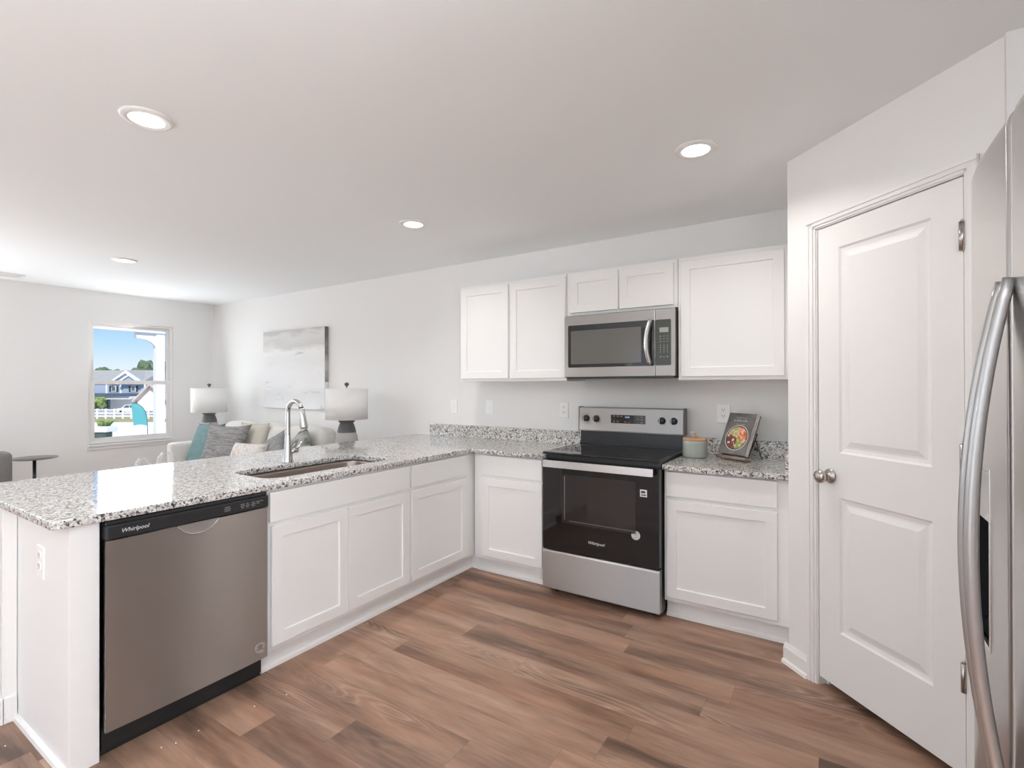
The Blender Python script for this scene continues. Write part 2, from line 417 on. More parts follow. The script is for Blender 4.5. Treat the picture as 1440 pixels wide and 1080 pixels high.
# casing + jamb of the pantry door
def casing(bm, x0, x1, z1, w=.044):
    prof = [(0, .0), (0, -.010), (.008, -.016), (.020, -.012), (.032, -.018), (w, -.018), (w, 0)]
    # left and right uprights and head, stepped profile
    for (o, s) in ((0, -.006), (.012, -.012), (.030, -.017)):
        box(bm, x0 - w + 0, x0 - o * .9, s, 0, 0, z1 + w - o * .9, .002)
        box(bm, x1 + o * .9, x1 + w, s, 0, 0, z1 + w - o * .9, .002)
        box(bm, x0 - w, x1 + w, s, 0, z1 + o * .9, z1 + w, .002)
bm = BM(); casing(bm, .170, .780, 2.043); 
struct_c = obj('door_casing', bm, M_TRIM, dw_, True)
bm = BM(); box(bm, .155, .174, 0, .1, 0, 2.05); box(bm, .776, .79, 0, .1, 0, 2.05); box(bm, .165, .785, 0, .1, 2.039, 2.05)
obj('door_jamb', bm, M_TRIM, dw_, True)
bm = BM(); box(bm, .174, .184, .045, .06, 0, 2.04); box(bm, .766, .776, .045, .06, 0, 2.04); obj('door_stop', bm, M_TRIM, dw_, True)

def baseboard(bm, x0, x1, y=0, h=.095, t=.014):
    prism(bm, [(y, 0), (y, h), (y - .005, h), (y - .009, h - .012), (y - t, h - .022), (y - t, .02), (y - t - .010, .014), (y - t - .012, 0)], 0, x0, x1)
bm = BM(); baseboard(bm, -.022, .127); baseboard(bm, .824, PL); obj('baseboard', bm, M_TRIM, dw_, True)
# pantry interior back so the gap under the door reads dark
struct('wall_pantry_back', Box(SX + .09, RX, -.1, -.01, 0, CEIL), M_WALL)

def base_run(name, L, loc, rz):
    bm = BM(); baseboard(bm, 0, L)
    xf(bm, Matrix.Translation(loc) @ Matrix.Rotation(rz, 4, 'Z')); o = obj(name, bm, M_TRIM); o['kind'] = 'structure'
base_run('baseboard_back', WX * -1 - 1.36, (WX, 0, 0), 0)
base_run('baseboard_left', -RY, (WX, RY, 0), PI / 2)
base_run('baseboard_end', RX - EX, (EX, EY, 0), 0)

# pantry door
door = bpy.data.objects.new('door_1', None); COL.objects.link(door); door.location = (SX, SY, 0); door.rotation_euler = (0, 0, -PI / 4); door['kind'] = 'structure'
DX0, DX1, DZ0, DZ1 = .178, .771, .042, 2.035
def moulded_door(x0, x1, z0, z1, panels, y=.004, th=.035):
    bm = BM()
    xs = [x0] + [p for p in (panels[0][0], panels[0][1])] + [x1]
    zs = [z0] + sorted(z for p in panels for z in (p[2], p[3])) + [z1]
    for i in range(3):
        for j in range(len(zs) - 1):
            if i == 1 and any(abs(zs[j] - p[2]) < 1e-6 for p in panels): continue
            v = [bm.verts.new(q) for q in ((xs[i], y, zs[j]), (xs[i + 1], y, zs[j]), (xs[i + 1], y, zs[j + 1]), (xs[i], y, zs[j + 1]))]
            bm.faces.new(v)
    for (a, b, c, d) in panels:
        rings = []
        for (ins, dep) in ((0, 0), (.008, .007), (.022, .009), (.030, .008), (.052, .002)):
            rings.append([bm.verts.new(q) for q in ((a + ins, y + dep, c + ins), (b - ins, y + dep, c + ins), (b - ins, y + dep, d - ins), (a + ins, y + dep, d - ins))])
        for r, s in zip(rings[:-1], rings[1:]):
            for k in range(4): bm.faces.new((r[k], r[(k + 1) % 4], s[(k + 1) % 4], s[k]))
        bm.faces.new(rings[-1])
    # sides + back
    q = [(x0, z0), (x1, z0), (x1, z1), (x0, z1)]
    A = [bm.verts.new((p[0], y, p[1])) for p in q]; B = [bm.verts.new((p[0], y + th, p[1])) for p in q]
    for k in range(4): bm.faces.new((A[k], B[k], B[(k + 1) % 4], A[(k + 1) % 4]))
    bm.faces.new(B)
    bmesh.ops.remove_doubles(bm, verts=bm.verts, dist=1e-5); bmesh.ops.recalc_face_normals(bm, faces=bm.faces)
    return bm
obj('door_slab', moulded_door(DX0, DX1, DZ0, DZ1, [(.283, .668, .28, .86), (.283, .668, 1.05, 1.932)]), M_DOOR, door, True)
bm = BM(); lathe(bm, [(0, 0), (.031, 0), (.032, .004), (.027, .009), (.012, .013), (.011, .030), (.017, .036), (.026, .044), (.029, .054), (.026, .064), (.016, .071), (0, .073)], seg=32)
obj('door_knob', xf(bm, Matrix.Translation((.238, .004, .945)) @ Matrix.Rotation(PI / 2, 4, 'X')), M_NICKEL, door, True, 'satin nickel knob')
for z in (1.835, 1.095, .372):
    bm = BM(); tube(bm, [(.7735, -.006, z - .048), (.7735, -.006, z + .048)], .0085, 12); tube(bm, [(.7735, -.006, z + .048), (.7735, -.006, z + .056)], [.006, .003], 10)
    box(bm, .760, .790, -.001, .003, z - .045, z + .045)
    obj('hinge', bm, M_NICKEL, door, True, 'satin nickel hinge')

# living room window
win = bpy.data.objects.new('window_1', None); COL.objects.link(win); win.location = (WX, (WY0 + WY1) / 2, WZ0); win['kind'] = 'structure'
def frame_x(bm, x0, x1, y0, y1, z0, z1, w, wt=None, wb=None):
    wt = wt or w; wb = wb or w
    box(bm, x0, x1, y0, y0 + w, z0, z1, .003); box(bm, x0, x1, y1 - w, y1, z0, z1, .003)
    box(bm, x0, x1, y0 + w, y1 - w, z1 - wt, z1, .003); box(bm, x0, x1, y0 + w, y1 - w, z0, z0 + wb, .003)
XF = WX - .080
bm = BM(); frame_x(bm, XF, XF + .06, WY0, WY1, WZ0, WZ1, .030); obj('window_frame', bm, M_TRIM, win)
ZM = 1.385
bm = BM(); frame_x(bm, XF + .012, XF + .032, WY0 + .03, WY1 - .03, ZM - .02, WZ1 - .03, .030, .03, .04); obj('upper_sash', bm, M_TRIM, win)
bm = BM(); frame_x(bm, XF + .036, XF + .056, WY0 + .03, WY1 - .03, WZ0 + .03, ZM + .025, .032, .045, .042); obj('lower_sash', bm, M_TRIM, win)
obj('upper_pane', Box(XF + .02, XF + .023, WY0 + .055, WY1 - .055, ZM + .015, WZ1 - .055), M_PANE, win)
obj('lower_pane', Box(XF + .044, XF + .047, WY0 + .06, WY1 - .06, WZ0 + .065, ZM - .015), M_PANE, win)
bm = BM(); box(bm, WX - .05, WX + .028, WY0 - .02, WY1 + .02, WZ0 - .022, WZ0, .004); box(bm, WX, WX + .012, WY0 - .012, WY1 + .012, WZ0 - .06, WZ0 - .022, .003)
obj('window_sill', bm, M_TRIM, win)
# openings behind the camera; door and right window added to let light in
def rear_window(name, bm): o = obj(name, bm, M_TRIM); o['kind'] = 'structure'
bm = BM(); frame_x(bm, WX - .10, WX - .05, -5.05, -3.45, .68, 2.085, .05); box(bm, WX - .10, WX - .05, -5.0, -3.5, 1.36, 1.41); box(bm, WX - .10, WX - .05, -4.28, -4.22, .73, 2.03); rear_window('window_2', bm)
bm = BM(); frame_x(bm, RX + .05, RX + .10, -4.6, -3.3, .6, 2.1, .05); box(bm, RX + .05, RX + .10, -4.55, -3.35, 1.33, 1.38); rear_window('added_window', bm)  # unseen window, added to light the peninsula
bm = BM()
for a, b in ((-1.75, -.62), (-.58, .55)):
    box(bm, a, a + .07, RY - .1, RY - .05, .02, 2.1); box(bm, b - .07, b, RY - .1, RY - .05, .02, 2.1); box(bm, a + .07, b - .07, RY - .1, RY - .05, 2.02, 2.1); box(bm, a + .07, b - .07, RY - .1, RY - .05, .02, .12)
rear_window('added_door', bm)  # unseen sliding door, added to bring light into the room

# recessed ceiling lights and vent
DOWN_E, DOWN_FAR = 5.0, 5
for i, (x, y, lab) in enumerate(((-.735, -2.585, 'round recessed ceiling light nearest the camera, above the dishwasher end'),
                                (1.06, -1.115, 'round recessed ceiling light above the floor in front of the range'),
                                (-.757, -1.045, 'round recessed ceiling light above the inner end of the counter, left of the microwave'),
                                (-3.50, -1.68, 'round recessed ceiling light over the living room, smallest in view'))):
    t = thing('recessed_light', lab, 'ceiling light', (x, y, CEIL), 0, 'recessed ceiling lights')
    bm = BM(); lathe(bm, [(.062, -.004), (.062, -.010), (.082, -.010), (.090, -.006), (.092, 0), (.062, 0)], seg=48); obj('trim_ring', bm, M_TRIM, t, True)
    bm = BM(); lathe(bm, [(0, -.0105), (.055, -.0095), (.0625, -.005)], seg=48); 
    for f in bm.faces: f.normal_flip()
    obj('led_disc', bm, M_LED, t, True)
    l = bpy.data.lights.new('downlight', 'AREA'); l.shape = 'DISK'; l.size = .12; l.energy = DOWN_E if i < 3 else DOWN_FAR; l.color = (1, .965, .93); l.spread = 2.45
    lo = bpy.data.objects.new('downlight', l); COL.objects.link(lo); lo.location = (x, y, CEIL - .013)
t = thing('ceiling_vent', 'white slatted air vent on the ceiling by the window wall', 'air vent', (-5.08, -2.12, CEIL))
bm = BM(); x0, x1, y0, y1 = -.09, .09, -.17, .17
for a in ((x0, x1, y0, y0 + .02), (x0, x1, y1 - .02, y1), (x0, x0 + .02, y0 + .02, y1 - .02), (x1 - .02, x1, y0 + .02, y1 - .02)): box(bm, *a, -.012, 0, .002)
obj('vent_frame', bm, M_TRIM, t, True)
bm = BM()
for k in range(7): box(bm, -.066 + k * .02, -.060 + k * .02, -.15, .15, -.010, -.002)
obj('slats', bm, M_TRIM, t, True)

# ---------------------------------------------------------------- cabinets (local frame: x right, -y front, face frame at y = 0)
def shaker_bm(x0, x1, z0, z1, fw=.055, y=-.020, th=.019):
    bm = BM()
    A = [(x0, z0), (x1, z0), (x1, z1), (x0, z1)]
    def ring(ins, yy): return [bm.verts.new((x0 + ins, yy, z0 + ins)), bm.verts.new((x1 - ins, yy, z0 + ins)), bm.verts.new((x1 - ins, yy, z1 - ins)), bm.verts.new((x0 + ins, yy, z1 - ins))]
    rs = [ring(0, y + th), ring(0, y + .002), ring(.002, y), ring(fw, y), ring(fw + .0015, y + .007), ring(fw + .004, y + .0085)]
    for r, s in zip(rs[:-1], rs[1:]):
        for k in range(4): bm.faces.new((r[k], r[(k + 1) % 4], s[(k + 1) % 4], s[k]))
    bm.faces.new(rs[-1]); bm.faces.new(rs[0][::-1])
    bmesh.ops.recalc_face_normals(bm, faces=bm.faces); return bm
def slab_bm(x0, x1, z0, z1): return Box(x0, x1, -.020, -.001, z0, z1, .002)
ZD0, ZD1, ZW0, ZW1 = .132, .688, .709, .848
TOP = H - .030
CY, PX = -.5754, -.6257
def base_cabinet(loc, rz, W, label, doors, drawers, depth=.57, toe=(0, 0), shoe=True, group=None, kind='drawer_front'):
    t = thing('base_cabinet', label, 'cabinet', loc, rz, group)
    if kind == 'false_front':
        bm = Box(.0005, W - .0005, 0, depth, .105, TOP - .24, .001); z_ = TOP - .24
        for a in ((.0005, W - .0005, 0, .03), (.0005, W - .0005, depth - .05, depth), (.0005, .05, .03, depth - .05), (W - .04, W - .0005, .03, depth - .05)): box(bm, *a, z_, TOP)
    else: bm = Box(.0005, W - .0005, 0, depth, .105, TOP, .001)
    obj('cabinet_body', bm, M_CAB, t, True)
    bm = Box(max(0, toe[0]), W - toe[1], .055, depth, 0, .105)
    if toe[1] > .3: box(bm, .7016, .7116, -.0205, .055, 0, .104); box(bm, .687, .7016, -.0205, .041, 0, .02, .003)
    obj('toe_kick', bm, M_CAB, t, True)
    if shoe:
        bm = BM(); prism(bm, [(.055, 0), (.055, .022), (.050, .022), (.043, .014), (.040, 0)], 0, toe[0], W - toe[1]); obj('shoe_molding', bm, M_TRIM, t, True)
    for d in doors: obj('cabinet_door', shaker_bm(d[0], d[1], ZD0, ZD1), M_CAB, t, True)
    for d in drawers: obj(kind, slab_bm(d[0], d[1], ZW0, ZW1), M_CAB, t, True)
    return t
GB = 'white base cabinets'
# right of the range
base_cabinet((.762, CY, 0), 0, .637, 'white single-door base cabinet right of the range, beside the pantry door', [(.016, .579)], [(.016, .579)], group=GB)
# left of the range
base_cabinet((-.604, CY, 0), 0, .600, 'white base cabinet with one drawer in the corner, left of the range', [(.080, .567)], [(.080, .567)], group=GB)
# peninsula: local x = world Y
base_cabinet((PX, -2.148, 0), PI / 2, .925, 'white two-door sink base cabinet right of the dishwasher', [(.017, .451), (.455, .911)], [(.008, .917)], depth=.575, group=GB, kind='false_front')
base_cabinet((PX, -1.222, 0), PI / 2, 1.21, 'white peninsula base cabinet with one drawer between sink cabinet and corner', [(.009, .560)], [(.009, .560)], depth=.575, toe=(0, .5085), group=GB)
# end panel of the peninsula and half wall behind
t = thing('peninsula_end', 'plain white panel closing the near end of the peninsula, left of the dishwasher', 'cabinet panel', (-.9, -2.815, 0))
obj('panel', Box(-1.201, PX, -2.857, -2.772, 0, TOP, .0015), M_CAB, t)
bm = BM(); prism(bm, [(-2.857, 0), (-2.857, .022), (-2.862, .022), (-2.869, .014), (-2.872, 0)], 0, -1.201, PX); obj('shoe_molding', bm, M_TRIM, t)
bm = BM(); box(bm, -1.335, -1.203, -2.895, -.001, 0, TOP)
struct('wall_half', bm, M_WALL)
bm = BM(); box(bm, -1.203, -1.195, -2.897, -2.859, .0, TOP, .002); box(bm, -1.203, -1.186, -2.905, -2.859, 0, .105, .004)
box(bm, -1.345, -1.186, -2.909, -2.895, 0, .105, .004); box(bm, -1.345, -1.195, -2.903, -2.895, .105, TOP, .002)
o = obj('trim_1', bm, M_TRIM); o['kind'] = 'structure'

# upper cabinets
UY = -.311; U0, U1 = 1.374, 2.129
def upper_cabinet(x0, x1, z0, doors, label, zd0=None):
    t = thing('upper_cabinet', label, 'cabinet', (x0, UY, z0), 0, 'white wall cabinets')
    obj('cabinet_body', Box(0.0005, x1 - x0 - .0005, 0, -UY - .001, 0, U1 - z0, .001), M_CAB, t, True)
    for a, b in doors: obj('cabinet_door', shaker_bm(a - x0, b - x0, (zd0 or 1.395) - z0, 2.106 - z0), M_CAB, t, True)
upper_cabinet(-.942, .009, U0, [(-.924, -.475), (-.457, .005)], 'tall white two-door wall cabinet left of the microwave')
upper_cabinet(.011, .775, 1.828, [(.044, .391), (.402, .753)], 'short white two-door wall cabinet above the microwave', 1.845)
upper_cabinet(.777, 1.396, U0, [(.796, 1.358)], 'white single-door wall cabinet right of the microwave')

# ---------------------------------------------------------------- counters
CX = -.6006; CYF = -.6217; CB = -1.72; CE = -2.909
SKX0, SKX1, SKY0, SKY1 = -1.085, -.715, -2.075, -1.285
def arc(cx, cy, r, a0, a1, n=6): return [(cx + r * math.cos(math.radians(a0 + (a1 - a0) * k / n)), cy + r * math.sin(math.radians(a0 + (a1 - a0) * k / n))) for k in range(n + 1)]
outer = arc(CX - .025, CE + .025, .025, -90, 0) + arc(CX + .02, CYF - .02, .02, 180, 90) + [(-.004, CYF), (-.004, -.001), (CB, -.001)] + arc(CB + .025, CE + .025, .025, 180, 270)
o = obj('countertop', plate_hole('c', outer, [rrect(SKX0, SKX1, SKY0, SKY1, .075)[::-1]], TOP + .0005, H), M_GRANITE)
tag(o, 'L-shaped speckled granite countertop over the peninsula and left corner, with the sink cut-out', 'countertop')
o = obj('countertop', Box(.762, SX - .001, CYF, -.001, TOP + .0005, H, .003, 3), M_GRANITE)
tag(o, 'short speckled granite countertop right of the range', 'countertop')
BZ = H + .1054
o = obj('backsplash', Box(-1.535, -.004, -.021, -.001, H, BZ, .002), M_GRANITE); tag(o, 'long low granite backsplash on the wall left of the range', 'backsplash')
o = obj('backsplash', Box(.762, SX - .001, -.021, -.001, H, BZ, .002), M_GRANITE); tag(o, 'short granite backsplash on the wall behind the cookbook', 'backsplash')
o = obj('backsplash', Box(SX - .021, SX - .001, CYF + .004, -.022, H, BZ, .002), M_GRANITE); tag(o, 'granite side splash against the pantry wall, right of the cookbook', 'backsplash')

# sink
t = thing('sink', 'undermount stainless steel sink in the peninsula countertop', 'sink', ((SKX0 + SKX1) / 2, (SKY0 + SKY1) / 2, H - .22))
bm = BM(); rings = []
for ins, z, r in ((-.012, TOP - .001, .085), (-.006, TOP - .001, .08), (-.003, TOP - .02, .08), (.004, TOP - .17, .08), (.012, TOP - .186, .075), (.03, TOP - .192, .06)):
    rings.append([bm.verts.new((p[0], p[1], z)) for p in rrect(SKX0 + ins, SKX1 - ins, SKY0 + ins, SKY1 - ins, r, 8)])
for a, b in zip(rings[:-1], rings[1:]):
    for k in range(len(a)):
        f = bm.faces.new((a[k], b[k], b[(k + 1) % len(a)], a[(k + 1) % len(a)])); f.smooth = True
bm.faces.new(rings[-1]); bmesh.ops.recalc_face_normals(bm, faces=bm.faces)
for f in bm.faces: f.normal_flip()
obj('basin', bm, M_SINK, t)
bm = BM(); lathe(bm, [(0, TOP - .1905), (.02, TOP - .1905), (.028, TOP - .188), (.044, TOP - .187), (.046, TOP - .191)], -.95, -1.68); obj('drain', bm, M_CHROME, t)

# faucet
FX, FY = -1.137, -1.704
t = thing('faucet', 'tall gooseneck pull-down kitchen faucet behind the sink', 'faucet', (FX, FY, H))
bm = BM(); lathe(bm, [(0, H), (.031, H), (.031, H + .004), (.028, H + .012), (.024, H + .05), (.020, H + .10), (.0165, H + .14), (.0145, H + .16)], FX, FY, 32); obj('faucet_base', bm, M_CHROME, t)
R = .068; zc = 1.185
pts = [(FX, FY, H + .15), (FX, FY, 1.05), (FX, FY, zc)] + [(FX + R - R * math.cos(math.radians(a)), FY, zc + R * math.sin(math.radians(a))) for a in range(12, 165, 12)]
pe = Vector(pts[-1]); dn = Vector((math.sin(math.radians(162)) * .26, 0, -1)).normalized()
bm = BM(); tube(bm, pts, .0135, 18); obj('spout', bm, M_CHROME, t)
a_ = math.radians(156 + 90); tv = Vector((.22, 0, -.97)).normalized()
bm = BM(); tube(bm, [pe, pe + tv * .012, pe + tv * .04, pe + tv * .11, pe + tv * .122], [.0138, .0165, .0175, .0215, .019], 20); obj('spray_head', bm, M_CHROME, t)
bm = BM(); tube(bm, [(FX, FY + .015, H + .062), (FX, FY + .06, H + .066)], [.016, .0165], 18); tube(bm, [(FX, FY + .052, H + .066), (FX + .008, FY + .066, H + .085), (FX + .03, FY + .085, H + .135)], [.0085, .0075, .0055], 12); obj('lever_handle', bm, M_CHROME, t)

# ---------------------------------------------------------------- dishwasher (local: x right = world +Y)
DWX = -.601
t = thing('dishwasher', 'stainless steel dishwasher with black control strip under the peninsula countertop', 'dishwasher', (DWX, -2.766, 0), PI / 2)
WD = .612
obj('tub_body', Box(.006, WD - .006, .045, .56, .02, .852, .002), M_BLACK, t, True)
bm = BM(); n = 20; prof = [(.003 + (WD - .006) * k / n, -.006 * (1 - (2 * k / n - 1) ** 2)) for k in range(n + 1)]
# slightly bowed steel door
outl = [(WD - .003, .04), (.003, .04)] + prof
prism(bm, outl, 2, .105, .787)
obj('door', bm, M_STEEL_DW, t, True)
bm = BM(); box(bm, .003, WD - .003, -.008, .04, .791, .842, .004); box(bm, .004, WD - .004, .002, .04, .842, .856, .003)
rnd = random.Random(3)
for cx_, n_, w_ in ((.425, 3, .034), (.49, 3, .02), (.512, 3, .016), (.538, 3, .02), (.56, 2, .018), (.578, 1, .014)):
    for k in range(n_):
        ww = w_ * rnd.uniform(.55, 1); box(bm, cx_ - ww / 2, cx_ + ww / 2, -.0086, -.0070, .823 - k * .0075, .8255 - k * .0075, mi=1)
obj('control_panel', bm, [M_BLACK, M_GREYINK], t, True)
# pocket handle: scooped lip below the strip
bm = BM()
for k in range(1): pass
N_ = 24; cxh = .312; hw = .080
top = []; bot = []; 
for k in range(N_ + 1):
    s = -1 + 2 * k / N_; dz = .044 * (1 - abs(s) ** 2.4)
    top.append((cxh + hw * s, -.0085, .789)); bot.append((cxh + hw * s, -.0075 - .004 * (1 - s * s), .789 - dz))
va = [bm.verts.new(p) for p in top]; vb = [bm.verts.new((p[0], p[1], p[2])) for p in bot]; vc = [bm.verts.new((p[0], .012, p[2] + .010 if abs(i - N_ / 2) < N_ / 2 else p[2])) for i, p in enumerate(bot)]
for k in range(N_):
    if (Vector(bot[k]) - Vector(top[k])).length > 1e-4 or True:
        pass
    f = bm.faces.new((vb[k], vb[k + 1], vc[k + 1], vc[k])); f.smooth = True
ce = [bm.verts.new((p[0], -.0072, min(.789, p[2] - .005))) for p in bot]
for k in range(N_):
    f = bm.faces.new((ce[k], ce[k + 1], vb[k + 1], vb[k])); f.smooth = True
obj('pocket_handle', bm, M_STEEL_LT, t, True, 'bright steel lip of the pocket handle')
bm = BM(); rows = []
for f_ in (0, .25, .5, .75, 1):
    rows.append([bm.verts.new((p[0], -.0062 - .0012 * f_ * f_ * (1 - abs(2 * k / N_ - 1) ** 2), .789 + (p[2] + .002 - .789) * f_)) for k, p in enumerate(bot)])
for a, b in zip(rows[:-1], rows[1:]):
    for k in range(N_): f = bm.faces.new((a[k], b[k], b[k + 1], a[k + 1])); f.smooth = True
obj('handle_recess', bm, M_CHROME, t, True)
obj('toe_kick', Box(.004, WD - .004, .06, .10, 0, .10), M_BLACK, t, True)
bm = text_front('Whirlpool', .021, .090, -.0088, .817, shear=.25); obj('brand_lettering', bm, M_WHITEINK, t, True)
M_STK1 = mat('silver_sticker', (.40, .355, .335), .5)
bm = BM(); disc_on(bm, .572, -.0035, .160, .0235, .0012, mi=0)
for k, (w_, z_) in enumerate(((.018, .172), (.026, .166), (.020, .160), (.032, .153))): box(bm, .572 - w_ / 2, .572 + w_ / 2, -.0041, -.0036, z_ - .0013, z_ + .0013, mi=1)
obj('round_sticker', bm, [M_STK1, M_BLACK], t, True, 'round silver sticker with dark print')

M_BURN = mat('burner_print', (.06, .06, .06), .2)
# ---------------------------------------------------------------- range (local x right, -y front, origin left-back-floor)
RY0 = -.655; RW = .758
t = thing('range', 'freestanding electric range with black glass oven door and stainless drawer', 'range', (0, 0, 0))
obj('range_body', Box(.003, RW - .003, -.61, -.025, .03, .90, .003), M_BLACK, t)
bm = BM(); box(bm, .0, RW, -.652, -.095, .900, .916, .005, 3); obj('cooktop', bm, M_BLACKGLASS, t)
for cx_, cy_, r_ in ((.19, -.50, .11), (.56, -.50, .085), (.19, -.23, .085), (.56, -.23, .11)):
    bm = BM(); lathe(bm, [(r_ - .0015, .9163), (r_, .9165), (r_ + .0015, .9163)], cx_, cy_, 56); obj('burner_ring', bm, M_BURN, t)
bm = BM(); box(bm, .012, RW - .012, -.092, -.03, .905, 1.012, .003); box(bm, .010, RW - .010, -.105, -.085, .914, .926, .003); obj('vent_panel', bm, M_BLACK, t)
bm = BM(); prism(bm, [(-.100, 1.010), (-.104, 1.018), (-.094, 1.178), (-.086, 1.184), (-.032, 1.184), (-.032, 1.010)], 0, .006, RW - .006)
bg_ = obj('backguard', bm, M_STEEL, t)
M_ECAP = mat('end_cap_grey', (.12, .11, .105), .4)
for a, b in ((RW - .0065, RW + .004), (-.004, .0065)):
    bm = BM(); prism(bm, [(-.098, 1.008), (-.092, 1.1805), (-.088, 1.1865), (-.030, 1.1865), (-.030, 1.008)], 0, a, b); obj('end_cap', bm, M_ECAP, t)
YB = -.1005
bm = text_front('12:45', .016, .372, YB - .0028, 1.118, xscale=1.0); obj('clock_digits', bm, M_CLOCK, t, False, 'lit blue clock digits')
bm = Box(.252, .500, YB - .002, YB + .006, 1.074, 1.133, .001); rnd = random.Random(5)
for cx_, zz in ((.275, 1.124), (.303, 1.124), (.330, 1.123), (.275, 1.083), (.303, 1.083), (.358, 1.085), (.385, 1.081), (.447, 1.122), (.475, 1.122), (.447, 1.104), (.475, 1.104), (.447, 1.083), (.475, 1.083)):
    ww = rnd.uniform(.008, .015); box(bm, cx_ - ww / 2, cx_ + ww / 2, YB - .0026, YB - .0015, zz - .002, zz + .002, mi=1)
obj('display_panel', bm, [M_BLACKGLASS, M_GREYINK], t)
M_KNOBFACE = steel('knob_steel', (.5, .46, .43), .3)
for kx in (.061, .139, .614, .692):
    bm = BM(); lathe(bm, [(0, 0), (.0245, 0), (.0245, .005), (.0225, .008), (.021, .024), (.019, .026), (0, .026)], seg=32)
    k_ = obj('control_knob', xf(bm, Matrix.Translation((kx, YB + .002, 1.102)) @ Matrix.Rotation(PI / 2, 4, 'X')), M_BLACK, t)
    obj('knob_grip', Box(kx - .0135, kx - .0075, YB - .030, YB - .020, 1.102 - .017, 1.102 + .017, .002), M_KNOBFACE, k_)
# oven door
bm = BM(); prism(bm, rrect(.004, RW - .004, .296, .872, .012), 1, RY0, -.612)
dr = obj('oven_door', bm, M_BLACKGLASS, t)
M_OVENWIN = mat('oven_window_glass', (.035, .03, .03), .03)
obj('oven_window', xf(prism(BM(), rrect(.140, .620, .478, .782, .006), 1, RY0 - .0012, RY0 + .002), Matrix()), M_OVENWIN, dr)
bm = BM()
for z_ in (.492,): box(bm, .19, .612, RY0 - .0016, RY0 - .001, z_, z_ + .004)
box(bm, .158, .163, RY0 - .0016, RY0 - .001, .50, .77)
obj('window_rim', bm, mat('window_rim_grey', (.22, .20, .19), .3, .5), dr)
bm = BM(); prism(bm, rrect(.026, .732, .826, .870, .004), 1, -.697, -.676); 
for cx_ in (.05, .708): box(bm, cx_ - .014, cx_ + .014, -.678, RY0 + .002, .838, .860)
obj('door_handle', bm, M_STEEL_LT, dr, False, 'bright stainless bar handle')
bm = text_front('Whirlpool', .026, .372, RY0 - .0008, .381, shear=.25); obj('brand_lettering', bm, M_WHITEINK, dr)
bm = BM(); box(bm, .645, .686, RY0 - .0012, RY0, .700, .742, mi=0); box(bm, .651, .675, RY0 - .0018, RY0 - .0012, .722, .734, mi=1)
box(bm, .652, .680, RY0 - .0018, RY0 - .0012, .708, .714, mi=1)
obj('square_sticker', bm, [M_WHITEINK, M_BLACK], dr, False, 'small square white sticker with black print')
bm = BM(); disc_on(bm, .619, RY0 - .0012, .472, .0265, .0012)
for k, (w_, z_) in enumerate(((.018, .487), (.034, .480), (.030, .473), (.036, .460))): box(bm, .619 - w_ / 2, .619 + w_ / 2, RY0 - .0018, RY0 - .0012, z_ - .0014, z_ + .0014, mi=1)
obj('round_sticker', bm, [mat('white_sticker', (.62, .60, .60), .5), M_GREYINK], dr, False, 'round white sticker with grey print')
bm = BM(); prism(bm, [(RY0 + .002, .045), (RY0, .05), (RY0, .278), (RY0 + .006, .288), (-.612, .288), (-.612, .045)], 0, .002, RW - .002)
obj('storage_drawer', bm, M_STEEL, t)
for a, b in ((.06, -.56), (.70, -.56), (.06, -.08), (.70, -.08)): bm = BM(); lathe(bm, [(0, 0), (.016, 0), (.016, .03), (0, .03)], a, b, 12); obj('leveling_foot', bm, M_BLACK, t)

# ---------------------------------------------------------------- microwave
MY = -.358; MZ0, MZ1 = 1.398, 1.8205
t = thing('microwave', 'stainless over-the-range microwave with black window', 'microwave', (0, 0, MZ0)); MWT = t
obj('microwave_body', Box(.002, RW - .002, MY + .035, -.003, MZ0 + .004, MZ1 - .003, .003), mat('microwave_side', (.20, .18, .17), .4, .6), t)
obj('bottom_grille', Box(.01, RW - .01, MY + .012, -.02, MZ0 - .010, MZ0 + .004, .002), M_BLACK, t)
bm = BM(); box(bm, .001, .633, MY, MY + .034, MZ0 + .002, MZ1 - .001, .003); md = obj('door', bm, M_STEEL, t)
bm = BM(); box(bm, .635, RW - .001, MY, MY + .034, MZ0 + .002, MZ1 - .001, .003); mc = obj('control_side', bm, M_STEEL, t)
obj('door_glass', prism(BM(), rrect(.030, .631, 1.465, 1.754, .008), 1, MY - .0015, MY + .001), M_BLACKGLASS, md)
M_MWWIN = mat('microwave_mesh_window', (.13, .125, .115), .12)
obj('window_mesh', prism(BM(), rrect(.052, .545, 1.487, 1.716, .006), 1, MY - .0025, MY - .001), M_MWWIN, md)
obj('display', Box(.662, .717, MY - .0026, MY - .0015, 1.672, 1.702), M_LCD, mc)
bm = prism(BM(), rrect(.637, .733, 1.466, 1.752, .008), 1, MY - .0018, MY + .001); rnd = random.Random(9)
for r_ in range(3):
    for c_ in range(3): w_ = rnd.uniform(.008, .013); x_ = .668 + c_ * .0215; z_ = 1.648 - r_ * .017; box(bm, x_ - w_ / 2, x_ + w_ / 2, MY - .0024, MY - .0012, z_ - .0018, z_ + .0018, mi=1)
for r_ in range(4):
    for c_ in range(3): x_ = .668 + c_ * .0215; z_ = 1.590 - r_ * .0135; box(bm, x_ - .0022, x_ + .0022, MY - .0024, MY - .0018, z_ - .0035, z_ + .0035, mi=1)
for x_ in (.668, .711): disc_on(bm, x_, MY - .0024, 1.520, .005, .0012, 16, mi=1)
box(bm, .682, .697, MY - .0024, MY - .0018, 1.518, 1.521, mi=1)
obj('control_panel', bm, [mat('panel_olive_black', (.045, .047, .038), .22), mat('keypad_grey', (.30, .31, .28), .5)], mc)
bm = BM(); hp = []
